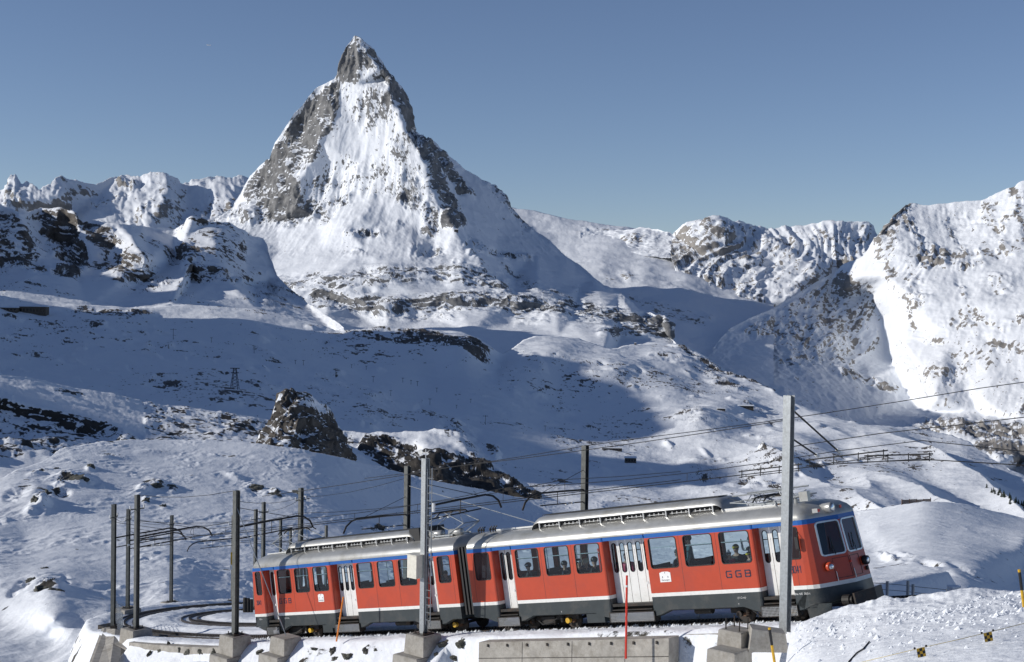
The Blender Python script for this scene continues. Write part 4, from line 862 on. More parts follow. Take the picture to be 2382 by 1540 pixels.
# ------------------------------------------------------------------ brackets and wires over the tracks
def arm(mk, h, out, length, label, droop=0.5, r=0.045):
    """curved pipe bracket reaching over the tracks; out = +1 away from the valley side, -1 towards it"""
    base, mh, _ = MASTS[mk]; d = NY * out
    t = empty('bracket', base + Vector((0, 0, h)), None, label, 'bracket', 'curved pipe brackets of the masts')
    pts = [d * 0.1, d * (length * 0.4) + Vector((0, 0, 0.08)), d * (length * 0.78) + Vector((0, 0, 0.14)), d * (length * 0.88) + Vector((0, 0, 0.05)), d * (length * 0.96) + Vector((0, 0, -0.18)), d * length + Vector((0, 0, -droop))]
    b = MB(); b.tube(pts, r, 7); b.build('pipe', IRON, t)
    b = MB(); b.tube([d * 0.1 + Vector((0, 0, -0.55)), d * (length * 0.72) + Vector((0, 0, -0.42))], 0.03, 6); b.build('steady_arm', IRON, t)
    b = MB(); b.tube([d * (length * 0.45) + Vector((0, 0, 0.08)), d * (length * 0.45) + Vector((0, 0, -0.48))], 0.018, 5); b.build('dropper', IRON, t)
    b = MB(); b.tube([d * 0.1 + Vector((0, 0, 0.9)), d * (length * 0.7) + Vector((0, 0, 0.14))], 0.014, 4); b.build('stay', WIRE, t)
    for k in (0.2, 0.3):
        b = MB(); b.tube([d * (length * k - .06) + Vector((0, 0, -.53)), d * (length * k + .06) + Vector((0, 0, -.52))], 0.06, 8); b.build('insulator', PORC, t)
    return t
def hq(mk, qy):
    base, mh, _ = MASTS[mk]; q = depth_to_q(base); return (q[1] - qy) / FPX * q[2]
arm('O', hq('O', 1138), -1, 4.3, 'curved bracket reaching left from the dark mast behind the train roof')
arm('N', hq('N', 1195), -1, 4.3, 'curved bracket reaching left from the dark mast beside the ladder mast')
arm('B', hq('B', 1178), 1, 4.6, 'curved bracket reaching over the train from the ladder mast')
arm('C', hq('C', 1226), 1, 4.6, 'curved bracket reaching right from the guyed mast')
arm('D', hq('D', 1249), 1, 4.8, 'curved bracket on the mast at the outer edge of the bend')
arm('E', hq('E', 1251), 1, 4.8, 'curved bracket on the leftmost mast')
arm('F', hq('F', 1258), 1, 4.8, 'curved bracket on the mast behind the fence')
arm('G', hq('G', 1250), -1, 3.5, 'short bracket on the lone mast behind the bend')
arm('H', hq('H', 1252), -1, 4.5, 'bracket on the thin mast with the yellow plate')
def line(name, o, h, s0, s1, r, label, sag=0.0, step=3.0, cat='wire', group='overhead wires'):
    pts = []
    for s in np.arange(s0, s1 + 0.01, step):
        ph = ((s + 4) / 18.0) % 1.0; pts.append((track(s, o, h) if name != 'feeder_wire' else track(0, o, h) + (track(20, o, h) - track(0, o, h)) * (s / 20.0)) - Vector((0, 0, sag * 4 * ph * (1 - ph))))
    return wire(name, pts, r, label, cat, group)
line('contact_wire', 0.0, 5.15, -76, 50, 0.018, 'contact wire running above the train roof and along the bend')
line('messenger_wire', 0.05, 5.75, -76, 50, 0.014, 'thin carrier wire just above the contact wire of the near track', 0.30)
line('contact_wire', 4.0, 5.15, -76, 20, 0.018, 'contact wire of the far track, behind the train')
line('messenger_wire', 4.0, 5.75, -76, 20, 0.014, 'thin carrier wire above the contact wire of the far track', 0.30)
line('feeder_wire', 7.0, hO if (hO := MASTS['O'][1]) else 7, -2, 62, 0.016, 'upper feeder wire from the dark mast tops rising out of the picture at right', 0.12)
line('feeder_wire', -2.9, hB - 0.2, 2, 29, 0.014, 'feeder wire between the ladder mast top and the tall pale mast', 0.1)
line('feeder_wire', -2.9, 6.0, 29, 60, 0.014, 'feeder wire from the tall pale mast to the right edge', 0.1)
for i, (p, q, lab) in enumerate(((('D', 0), ('C', 0), 'thin wire between the tops of the two near masts left of the train'), (('D', .75), ('E', .75), 'thin wire between the two leftmost masts'), (('E', .75), ('F', .75), 'thin wire from the leftmost mast to the one behind it'),
        (('F', .7), ('G', .7), 'thin wire over the far side of the bend'), (('G', .6), ('H', .6), 'thin wire above the hidden end of the bend'), (('C', .5), ('L', .6), 'thin wire from the guyed mast over the rear pantograph'), (('L', .6), ('N', .6), 'thin wire from insulator mast to the dark mast behind the left car'), (('J', .7), ('L', .7), 'thin wire from the paired masts to the insulator mast'), (('D', 1.4), ('J', 1.2), 'thin wire crossing the bend to the paired masts'))):
    a = MASTS[p[0]][0] + Vector((0, 0, MASTS[p[0]][1] - p[1])); c = MASTS[q[0]][0] + Vector((0, 0, MASTS[q[0]][1] - q[1]))
    wire('line_wire', [a, a.lerp(c, .25) - Vector((0, 0, .16)), a.lerp(c, .5) - Vector((0, 0, .22)), a.lerp(c, .75) - Vector((0, 0, .16)), c], 0.014, lab, 'wire', 'overhead wires')
for o_ in [q for q in COL.objects if q.name.startswith('contact_wire')]:
    off = 0.0 if 'near' not in o_['label'] and 'roof' in o_['label'] else 4.0
    for s in np.arange(-40, 30 if off == 0 else 18, 9.0):
        b = MB(); a = track(s, off, 5.15) - o_.location; ph = ((s + 4) / 18.0) % 1.0; b.tube([a, a + Vector((0, 0, .6 - 1.2 * ph * (1 - ph)))], 0.01, 4); b.build('dropper', WIRE, o_)
# rigid section beside mast A: two slanting struts and twin bars with clamps
bA2, hA2, _ = MASTS['A']
sA = find_s(1826, -2.5)
st = empty('strut_bracket', bA2 + Vector((0, 0, hA2)), None, 'pair of slanting rods from the tall pale mast to the overhead wires', 'bracket')
for z0, oo, ds in ((-0.36, 0.55, 0.25), (-1.3, -0.35, -0.1)):
    a = Vector((0, 0, z0)); e = track(sA + ds, oo, 5.5) - (bA2 + Vector((0, 0, hA2)))
    b = MB(); b.tube([a, e], 0.03, 6); b.build('rod', IRON, st)
    b = MB(); b.tube([a.lerp(e, .93), a.lerp(e, 1.0)], 0.06, 7); b.build('insulator', PORC, st)
for off, s0, s1, h in ((0.0, sA - 3.4, sA - 0.9, 5.28), (0.45, sA + 1.2, sA + 3.6, 5.30), (0.1, sA - .8, sA + 2.2, 5.40)):
    t = empty('section_insulator', track(s0, off, h), None, {0.0: 'dark section insulator bar in the wire left of the tall mast', 0.45: 'dark section insulator bar in the wire right of the tall mast', 0.1: 'long clamp bar on the wire beside the tall mast'}[off], 'insulator', 'section insulators in the overhead line')
    e = track(s1, off, h) - track(s0, off, h)
    b = MB(); b.tube([(0, 0, 0), e], 0.026, 6); b.build('upper_bar', WIRE, t)
    b = MB(); b.tube([Vector((0, 0, -.2)), e + Vector((0, 0, -.2))], 0.014, 5); b.build('lower_bar', WIRE, t)
    for k in (0.05, 0.35, 0.65, 0.95):
        b = MB(); b.tube([e * k + Vector((0, 0, .05)), e * k + Vector((0, 0, -.24))], 0.018, 5); b.build('clamp', WIRE, t)
# ------------------------------------------------------------------ the train
def rrect(x0, x1, z0, z1, r, n=4, lean=0.0):
    pts = []
    for cx, cz, a0 in ((x1 - r, z1 - r, 0), (x0 + r, z1 - r, 90), (x0 + r, z0 + r, 180), (x1 - r, z0 + r, 270)):
        for k in range(n + 1):
            a = math.radians(a0 + 90 * k / n); pts.append((cx + r * math.cos(a), cz + r * math.sin(a)))
    return pts
def panel(b, outer, holes, f, reveal=0.0, rev=None):
    """flat sheet with holes; f maps (x, z) to a point, rev is the reveal direction of the openings"""
    pts = []; faces = []
    for lp in [outer] + holes:
        faces.append(list(range(len(pts), len(pts) + len(lp)))); pts += [Vector(p) for p in lp]
    if holes:
        v, e, t, *_ = delaunay_2d_cdt(pts, [], faces, 5, 1e-6)
        b.add([f(p.x, p.y) for p in v], [tuple(q) for q in t])
    else:
        b.add([f(p.x, p.y) for p in pts], [tuple(range(len(pts)))])
    if reveal:
        for h in holes:
            n = len(h); d = Vector(rev) * reveal
            a = [Vector(f(*p)) for p in h]; b.add(a + [q + d for q in a], [(k, (k + 1) % n, n + (k + 1) % n, n + k) for k in range(n)])
    return b
def ringframe(b, loop, f, nrm, w=0.035, t=0.018):
    """rubber or metal frame round an opening"""
    n = len(loop); cx = sum(p[0] for p in loop) / n; cz = sum(p[1] for p in loop) / n
    def off(d):
        out = []
        for i, p in enumerate(loop):
            a = loop[i - 1]; c = loop[(i + 1) % n]; tx, tz = c[0] - a[0], c[1] - a[1]; l = math.hypot(tx, tz) or 1
            nx, nz = tz / l, -tx / l
            if (p[0] - cx) * nx + (p[1] - cz) * nz < 0: nx, nz = -nx, -nz
            out.append((p[0] + nx * d, p[1] + nz * d))
        return out
    N = Vector(nrm)
    A = [Vector(f(*p)) + N * 0.002 for p in off(w)]; B = [Vector(f(*p)) + N * t for p in off(w * 0.7)]; C = [Vector(f(*p)) + N * t for p in off(-w * 0.25)]; D = [Vector(f(*p)) - N * 0.03 for p in off(-w * 0.3)]
    fs = []
    for j in range(3): fs += [(j * n + k, j * n + (k + 1) % n, (j + 1) * n + (k + 1) % n, (j + 1) * n + k) for k in range(n)]
    return b.add(A + B + C + D, fs)
TM = Matrix(((TV.x, NY.x, NZ.x, ORG.x), (TV.y, NY.y, NZ.y, ORG.y), (TV.z, NY.z, NZ.z, ORG.z), (0, 0, 0, 1)))
TINV = TM.inverted()
def K(c, x, y):
    o = {1: (900, 1900), 2: (1700, 1900), 3: (2600, 1900)}[c]
    return ((o[0] + x / 2.059) * .58154, (o[1] + y / 2.059) * .58154)
def on_side(q, y):
    """train coordinates (s, z) of what shows at q, y metres inside the near side"""
    o = TINV @ Vector((0, 0, 0)); p = TINV @ Vector(pt(q[0], q[1], 50.0)); d = p - o; k = (y - o.y) / d.y
    return (o.x + d.x * k, o.z + d.z * k)
HB = 2.66                      # body width
BANDS = [('skirt', 0.62, 1.10, SKIRT), ('white_stripe', 1.10, 1.23, WHITEP), ('side_panel', 1.23, 3.22, RED), ('blue_band', 3.22, 3.38, BLUE)]
DEPTH = 0.40

def rail_car(name, x0, x1, label, segs, doors, windows, nose=False, res=None):
    root = empty(name, (0, 0, 0), TM @ Matrix.Translation((x0, 0, 0)), label, 'railcar', 'two cars of the red rack railway train')
    L = x1 - x0
    X = lambda s: s - x0
    def put(nm, b, mat, parent=None, smooth=False): return b.build(nm, mat, parent or root, smooth)
    side = lambda x, z: (x, 0.0, z)
    # --- body side, one piece of skin between two doorways
    for (a, c, la, ra) in segs:
        a, c = X(a), X(c); r = 0.09
        hol = [w for w in windows if a < X(w[0]) < c]
        for bn, z0, z1, mt in BANDS:
            b = MB(); y = -0.004 if bn == 'white_stripe' else 0.0
            f = (lambda yy: lambda x, z: (x, yy, z))(y)
            sl = 0.0
            xa = a + (r if la else 0); xc = c - (r if ra else 0)
            if bn == 'skirt':
                lo_a = 0.42 if la else 0.62; lo_c = 0.42 if ra else 0.62
                outer = [(xa, lo_a)] + ([(xa + .25, .46), (xa + .7, .62)] if la else [(xa + .5, .62)]) + ([(xc - .7, .62), (xc - .25, .46)] if ra else [(xc - .5, .62)]) + [(xc, lo_c), (xc, z1), (xa, z1)]
                if not la: outer[0] = (xa - (0.17 if not nose else 0), .66)
                panel(b, outer, [], f)
                # lower edge turns in
                nb = len(outer) - 2
                for i in range(nb - 1):
                    p, q = outer[i], outer[i + 1]; b.add([(p[0], 0, p[1]), (q[0], 0, q[1]), (q[0], .16, q[1] - .05), (p[0], .16, p[1] - .05)], [(0, 1, 2, 3)])
            elif bn == 'side_panel':
                lean = 0.16 if (not la and not nose) else 0
                outer = [(xa - lean, z0), (xc, z0), (xc, z1), (xa, z1)]
                panel(b, outer, [rrect(X(w[0]), X(w[1]), 2.12, 3.185, 0.10) for w in hol], f, 0.05, (0, 1, 0))
            else:
                lean = 0.16 if (not la and not nose and z0 < 2) else 0
                panel(b, [(xa - lean, z0), (xc, z0), (xc, z1), (xa - (lean if z1 < 2 else 0), z1)], [], f)
            # rounded return into the doorway
            for end, on in ((a, la), (c, ra)):
                if not on: continue
                sg = 1 if end == a else -1
                prof = [(end + sg * r, y), (end + sg * r * .45, .02 + y), (end + sg * r * .1, .06 + y), (end + (0.003 if bn == 'white_stripe' else 0) * -sg, .11), (end + (0.003 if bn == 'white_stripe' else 0) * -sg, DEPTH)]
                zl = 0.42 if bn == 'skirt' else z0
                v = [(px, py, zl) for px, py in prof] + [(px, py, z1) for px, py in prof]; n = len(prof)
                b.add(v, [(k, k + 1, n + k + 1, n + k) for k in range(n - 1)])
            put(bn, b, mt)
    for (a, c, la, ra) in segs:
        w_ = c - a
        for q in ((.5,) if w_ < 2 else (.333, .667)):
            xs_ = X(a + w_ * q)
            if any(X(w[0]) - .03 < xs_ < X(w[1]) + .03 for w in windows): xs_ = min((X(w[k]) + (-.12 if k == 0 else .12) for w in windows for k in (0, 1)), key=lambda t_: abs(t_ - xs_))
            b = MB(); b.box(xs_ - .005, xs_ + .005, -.003, .004, 1.24, 3.21); put('seam', b, SKIRT)
    # --- windows with rubber frame and pane
    for w in windows:
        lp = rrect(X(w[0]), X(w[1]), 2.12, 3.185, 0.10)
        fr = put('window', ringframe(MB(), lp, side, (0, -1, 0), .026, .014), BLACK)
        put('pane', panel(MB(), lp, [], lambda x, z: (x, 0.028, z)), GLASS, fr)
        if len(w) < 3:
            b = MB(); b.box(X(w[0]) + .04, X(w[1]) - .04, .03, .055, 2.84, 2.865); put('sash_bar', b, ALU, fr)
    # --- doorways
    for (a, c, n, zt) in doors:
        a, c = X(a), X(c); wl = (c - a) / n
        b = MB(); b.box(a, c, 0.01, DEPTH + .02, 3.24, 3.37); put('door_header', b, BLUE)
        b = MB(); b.box(a, c, 0.08, DEPTH + .06, 0.80, 0.90); put('threshold', b, IRON)
        for k in range(n):
            p0, p1 = a + k * wl + .008, a + (k + 1) * wl - .008; cx = (p0 + p1) / 2; hw = min(0.10, wl * .3)
            lp = rrect(cx - hw, cx + hw, 2.02, 3.10, hw * .98, 5)
            ff = lambda x, z: (x, DEPTH, z)
            lf = put('door_leaf', panel(MB(), [(p0, .90), (p1, .90), (p1, 3.235), (p0, 3.235)], [lp], ff, .04, (0, 1, 0)), WHITEP)
            put('seal', ringframe(MB(), lp, ff, (0, -1, 0), .018, .012), BLACK, lf)
            put('pane', panel(MB(), lp, [], lambda x, z: (x, DEPTH + .02, z)), GLASS, lf)
        st = MB(); st.box(a + .02, c - .02, 0.02, DEPTH, 0.66, 0.70); st.box(a + .02, c - .02, DEPTH - .03, DEPTH, 0.66, .80); put('step', st, IRON)
        g = MB(); x = a - .06
        g.box(a - .1, c + .1, -.06, .30, .585, .615); g.box(a - .1, a - .07, -.06, .3, .26, .585); g.box(c + .07, c + .1, -.06, .3, .26, .585); g.box(a - .1, c + .1, -.06, .3, .24, .262)
        sb = put('step_box', g, IRON)
        gr = MB()
        nx = int((c - a + .14) / .05)
        for i in range(nx + 1): gr.box(a - .07 + i * .05, a - .07 + i * .05 + .014, -.05, -.035, .262, .585)
        for i in range(6): gr.box(a - .07, c + .07, -.034, -.022, .28 + i * .052, .295 + i * .052)
        put('grille', gr, ALU, sb)['kind'] = 'stuff'
        lamp = MB(); lamp.disc((c - .02, -.02, 1.62), (0, 1, 0), .05, .03, 12); put('door_button', lamp, PORC)
    # --- roof
    def outline():
        if nose:
            o = [(0, 0.06), (0.03, 0)] + [(29.5 - x0, 0), (29.68 - x0, .03), (29.83 - x0, .14), (29.93 - x0, .33), (30.40 - x0, 1.38), (30.44 - x0, 2.44), (30.3 - x0, 2.58), (30.0 - x0, 2.65), (29.5 - x0, 2.66)] + [(0.03, 2.66), (0, 2.6)]
        else:
            o = [(-.10, .3), (-.05, .08), (.1, 0), (L - .03, 0), (L, .06), (L, 2.6), (L - .03, 2.66), (.1, 2.66), (-.05, 2.58), (-.10, 2.36)]
        return o
    ol = outline(); n = len(ol)
    def lean(x, z): return (2.3 - z) * .13 * max(0, min(1, (x - (29.5 - x0)) / .7)) if nose else 0.0
    b = MB(); v = []
    lv = [(3.38, 0.0), (3.45, 0.0), (3.56, .04), (3.68, .13), (3.80, .30), (3.89, .55), (3.95, .90), (3.97, 1.30)]
    for z, d in lv:
        for (x, y) in ol:
            e = 0
            if not nose and x < .2: e = d * .75
            if nose and x > 29.4 - x0: e = -d * .95
            if (not nose and x > L - .2): e = -d * .2
            if nose and x < .2: e = d * .2
            v.append((x + e + lean(x, z), 1.33 + (y - 1.33) * (1 - d / 1.33), z))
    fs = [(j * n + k, j * n + (k + 1) % n, (j + 1) * n + (k + 1) % n, (j + 1) * n + k) for j in range(len(lv) - 1) for k in range(n)] + [tuple((len(lv) - 1) * n + k for k in range(n))]
    b.add(v, fs); ro = put('roof', b, SILVER, smooth=True)
    try: ro.data.set_sharp_from_angle(angle=math.radians(50))
    except Exception: pass
    g = MB(); g.box(.1, L - .15 if not nose else 29.4 - x0, -.012, .006, 3.375, 3.40); put('gutter', g, SILVER)
    # --- ends, far side, floor and ceiling
    far = lambda x, z: (x, HB, z)
    hf = [rrect(X(w[0]), X(w[1]), 2.13, 3.15, .1, 2) for w in windows] + [rrect(X(d[0]) + .06, X(d[1]) - .06, 2.0, 3.12, .12, 2) for d in doors]
    xe = L if not nose else 29.5 - x0
    put('far_side_wall', panel(MB(), [(0, .5), (xe, .5), (xe, 3.38), (0, 3.38)], hf, far, .05, (0, -1, 0)), RED)
    for w in windows:
        b = MB(); b.box(X(w[0]) - .03, X(w[0]) + .02, HB - .09, HB - .05, 2.1, 3.2); b.box(X(w[0]) + .02, X(w[1]), HB - .09, HB - .06, 2.62, 2.65); put('far_window_frame', b, BLACK)
    fl = MB(); fl.box(.05, xe - .05, DEPTH + .05, HB - .03, 1.02, 1.12); put('floor', fl, IRON)
    ce = MB(); ce.box(.05, xe - .05, .06, HB - .06, 3.30, 3.36); put('ceiling', ce, CREAM)
    for (a, c, la, ra) in segs:
        b = MB(); b.box(X(a) + .02, X(c) - .02, .06, .075, 1.12, 2.08); put('inner_panel', b, CREAM)
    ends = [] if nose else [('end_wall', -.12, RED)]
    for zz0, zz1, mt, nm in ((1.23, 3.22, RED, 'end_wall'), (.6, 1.10, SKIRT, 'end_skirt'), (1.10, 1.23, WHITEP, 'end_stripe'), (3.22, 3.38, BLUE, 'end_band')):
        xs = ([(0.0, 1)] if nose else [(-0.05, 0), (L, 1)])
        for xx, flat in xs:
            b = MB(); l0 = 0 if flat else .17 * (3.38 - zz0) / 2.1; l1 = 0 if flat else .17 * (3.38 - zz1) / 2.1
            if flat: b.add([(xx, 0.0, zz0), (xx, HB, zz0), (xx, HB, zz1), (xx, 0.0, zz1)], [(0, 1, 2, 3)])
            else:
                pr = [(.06, 0), (0, .05), (-.04, .3), (-.04, 2.36), (0, 2.6), (.06, 2.66)]
                b.add([(xx + px - l0, py, zz0) for px, py in pr] + [(xx + px - l1, py, zz1) for px, py in pr], [(k, k + 1, 7 + k, 6 + k) for k in range(5)])
            put(nm, b, mt)
    # --- seats and poles
    segw = [w for w in windows if len(w) < 3]
    for w in segw:
        for yy in (.22, 1.62):
            for dx, sg in ((0.02, 1), (w[1] - w[0] - .02, -1)):
                xx = X(w[0]) + dx
                b = MB(); b.box(min(xx, xx + sg * .42), max(xx, xx + sg * .42), yy, yy + .85, 1.50, 1.58); b.box(min(xx, xx + sg * .07), max(xx, xx + sg * .07), yy, yy + .85, 1.58, 2.22)
                put('seat', b, SEATM)
        b = MB(); b.tube([(X(w[0]) + .5, 1.33, 1.12), (X(w[0]) + .5, 1.33, 3.3)], .02, 6); put('grab_pole', b, ALU)
    for d in doors:
        b = MB(); b.tube([(X(d[0]) - .12, .75, 1.12), (X(d[0]) - .12, .75, 3.3)], .02, 6); put('grab_pole', b, ALU)
    return root, put, X
SEATM = paint('dark_seat_cloth', (0.03, 0.035, 0.05), 0.9)

segs1 = [(-0.05, 0.70, False, True), (1.50, 5.60, True, True), (7.05, 11.37, True, True), (12.10, 13.40, True, False)]
wins1 = [(0.12, 0.50, 1), (1.77, 2.70), (3.04, 4.00), (4.35, 5.33), (7.35, 8.33), (8.69, 9.67), (10.02, 11.02), (12.37, 13.06, 1)]
doors1 = [(0.70, 1.50, 2, 3.24), (5.60, 7.05, 4, 3.27), (11.37, 12.10, 2, 3.27)]
car1, put1, X1 = rail_car('railcar', 0.0, 13.40, 'rear red railcar at left with two raised pantographs on its grey roof', segs1, doors1, wins1)
segs2 = [(14.12, 15.52, False, True), (16.50, 21.18, True, True), (23.05, 27.72, True, True), (28.95, 29.50, True, False)]
wins2 = [(14.50, 15.30, 1), (16.75, 17.93), (18.27, 19.46), (19.79, 20.97), (23.27, 24.47), (24.80, 26.00), (26.32, 27.52)]
doors2 = [(15.52, 16.50, 3, 3.27), (21.18, 23.05, 5, 3.27), (27.72, 28.95, 3, 3.27)]
car2, put2, X2 = rail_car('railcar', 14.12, 30.4, 'front red railcar at right with slanting cab nose and dark GGB lettering', segs2, doors2, wins2, nose=True)

# gangway bellows between the cars
b = MB()
for k in range(7):
    xa = 13.44 + k * .095; e = .12 if k % 2 else .2
    b.box(X1(xa), X1(xa + .09), e, HB - e, .75, 3.6 - e)
put1('gangway_bellows', b, BLACK)

# ---- cab nose of the front car
def nose():
    x0 = 14.12
    NPL = [(29.5, 0), (29.68, .03), (29.83, .14), (29.93, .33), (30.40, 1.38), (30.44, 2.44), (30.3, 2.58), (30.0, 2.65), (29.5, 2.66)]
    def P(i, z):
        x, y = NPL[i]; return Vector((x - x0 + (2.3 - z) * .13 * max(0, min(1, (x - 29.5) / .7)), y, z))
    for nm, z0, z1, mt in (('nose_skirt', .62, 1.10, SKIRT), ('nose_stripe', 1.10, 1.23, WHITEP), ('nose_band', 3.22, 3.38, BLUE)):
        b = MB(); b.add([P(i, z0) for i in range(9)] + [P(i, z1) for i in range(9)], [(k, k + 1, 10 + k, 9 + k) for k in range(8)])
        if nm == 'nose_skirt':
            b.add([P(i, .62) for i in range(9)] + [P(i, .62) * 1.0 + Vector((-.35 * max(0, (NPL[i][0] - 29.5)), 0, -.12)) for i in range(9)], [(k, k + 1, 10 + k, 9 + k) for k in range(8)])
        put2(nm, b, mt, smooth=(nm == 'nose_skirt'))
    for js in ((0, 1, 2), (5, 6, 7)):
        b = MB()
        for i in js: b.add([P(i, 1.23), P(i + 1, 1.23), P(i + 1, 3.22), P(i, 3.22)], [(0, 1, 2, 3)])
        put2('nose_corner', b, RED, smooth=True)
    for (i, w0, w1) in ((3, .10, .93), (4, .07, .90)):
        def f(u, z, i=i): return P(i, z).lerp(P(i + 1, z), u)
        wl = rrect(w0, w1, 2.12, 3.20, .09, 4)
        nrm = (P(i + 1, 2) - P(i, 2)).cross(Vector((0, 0, 1))).normalized(); nrm = nrm if nrm.x > 0 else -nrm
        put2('nose_face', panel(MB(), [(0, 1.23), (1, 1.23), (1, 3.22), (0, 3.22)], [wl], f, .05, -nrm), RED if i == 3 else BROWNP)
        fr = put2('cab_window', ringframe(MB(), wl, f, nrm, .05, .025), ALU)
        put2('pane', panel(MB(), wl, [], lambda u, z: Vector(f(u, z)) - nrm * .02), GLASS, fr)
        b = MB(); a = f(.55 if i == 3 else .5, 2.10) + nrm * .04; b.tube([a, a + Vector((-.04, -.08, .34))], .012, 4); b.tube([a + Vector((-.04, -.1, .12)), a + Vector((-.09, -.06, .62))], .018, 4); put2('wiper', b, BLACK)
        # service flap outlined by its gap
        u0, u1 = (.40, .97) if i == 3 else (.04, .55)
        lp = [(u0, 1.32), (u1, 1.32), (u1, 1.98), (u0, 1.98)]; b = MB()
        for p, q in zip(lp, lp[1:] + lp[:1]): b.bar(Vector(f(*p)) + nrm * .002, Vector(f(*q)) + nrm * .002, .016)
        fl = put2('nose_flap', b, BLACK)
        hd = MB(); hd.bar(Vector(f(u0 + .03, 1.2)) + nrm * .03, Vector(f(u0 + .03, 1.55)) + nrm * .03, .018); put2('handle', hd, PORC, fl)
        # headlamp
        c = Vector(f(.22, 1.74) if i == 3 else f(.80, 1.72)); lab = None
        b = MB(); b.tube([c, c + nrm * .05, c + nrm * .16, c + nrm * .17], [.15, .16, .15, .125], 16); h = put2('headlamp', b, RED if i == 3 else BLACK, smooth=True)
        b = MB(); b.tube([c + nrm * .150, c + nrm * .185], [.12, .07], 14); put2('lens', b, LAMPM, h, True)
    c = Vector(P(4, 1.80)) + Vector((.02, 0, 0)); b = MB(); b.disc(c, (1, 0, 0), .05, .05, 10); put2('marker_lamp', b, SIGNRED)
    c = P(4, 1.45).lerp(P(5, 1.45), .85) + Vector((.03, 0, 0)); b = MB(); b.disc(c, (1, .2, 0), .07, .06, 12); put2('socket', b, BLACK)
    # lamps of the brow
    for nm, s, y, z, r, mt in (('brow_lamp', 30.22, 1.1, 3.64, .17, LAMPM),):
        c = Vector((s - x0, y, z)); b = MB(); b.tube([c - Vector((.45, 0, -.03)), c, c + Vector((.05, 0, 0))], [.12, .19, .18], 14); h = put2(nm, b, SILVER, smooth=True)
        b = MB(); b.tube([c + Vector((.045, 0, 0)), c + Vector((.075, 0, 0))], [.15, .09], 14); put2('lens', b, LAMPM, h, True)
    for y in (.45, 1.75):
        c = Vector((30.16 - x0 + (.04 if y > 1 else -.06), y, 3.62)); b = MB(); b.box(c.x - .2, c.x, c.y - .08, c.y + .08, c.z - .07, c.z + .07); h = put2('tail_lamp', b, SILVER)
        b = MB(); b.box(c.x, c.x + .02, c.y - .06, c.y + .06, c.z - .05, c.z + .05); put2('lens', b, SIGNRED, h)
    # cab interior, mirror, side window
    b = MB(); b.box(29.5 - x0, 29.8 - x0, .45, 2.3, 1.9, 2.02); put2('cab_desk', b, IRON)
    b = MB(); b.box(28.98 - x0, 29.02 - x0, .45, 2.6, 1.1, 3.3); put2('cab_partition', b, SEATM)
    lp = rrect(29.02 - x0, 29.42 - x0, 2.13, 3.15, .06)
    fr = put2('cab_side_window', ringframe(MB(), lp, lambda x, z: (x, -.004, z), (0, -1, 0), .03, .02), BLACK)
    put2('pane', panel(MB(), lp, [], lambda x, z: (x, -.006, z)), DARKGL, fr)
    b = MB(); b.box(29.38 - x0, 29.50 - x0, -.16, -.12, 2.45, 2.85); m = put2('mirror', b, BLACK)
    b = MB(); b.tube([(29.44 - x0, 0, 2.4), (29.44 - x0, -.15, 2.42), (29.44 - x0, -.15, 2.9), (29.46 - x0, 0, 3.0)], .012, 5); put2('mirror_bracket', b, BLACK, m)
    # coupling and snow plough
    b = MB(); b.box(30.3 - x0, 30.75 - x0, .9, 1.75, .45, .62); b.tube([(30.4 - x0, 1.0, .55), (31.1 - x0, 1.0, .58)], .06, 8); b.tube([(30.4 - x0, 1.65, .55), (31.1 - x0, 1.65, .58)], .06, 8); put2('coupling', b, IRON)
    b = MB(); b.disc((30.55 - x0, .62, .62), (1, 0, 0), .17, .25, 14); b.disc((30.72 - x0, .62, .62), (1, 0, 0), .12, .1, 14); put2('buffer', b, IRON)
    b = MB(); v = [(31.05, .35, .20), (31.30, 1.33, .18), (31.05, 2.3, .20), (30.98, .35, .86), (31.22, 1.33, .90), (30.98, 2.3, .86)]
    v = [(p[0] - x0, p[1], p[2]) for p in v]; b.add(v + [(p[0] - .06, p[1], p[2]) for p in v], [(0,1,4,3),(1,2,5,4),(9,10,7,6),(10,11,8,7),(3,4,10,9),(4,5,11,10),(0,3,9,6),(2,8,11,5),(0,6,7,1),(1,7,8,2)]); put2('snow_plough', b, IRON)
    b = MB(); v = [(29.35, .02, .62), (30.25, .12, .60), (30.12, .2, .25), (29.75, .12, .08), (29.4, .06, .08)]
    v = [(p[0] - x0, p[1], p[2]) for p in v]; b.add(v + [(p[0], p[1] + .05, p[2]) for p in v], [(0,1,2,3,4),(9,8,7,6,5)] + [(k, (k+1)%5, 5+(k+1)%5, 5+k) for k in range(5)]); put2('guard_plate', b, SKIRT)
BROWNP = RED
LAMPM = paint('silvered_lamp', (0.8, 0.8, 0.78), 0.08, metal=0.9, var=0.02)
DARKGL = glass('dark_glass', (0.2, 0.26, 0.28), 0.0)
nose()
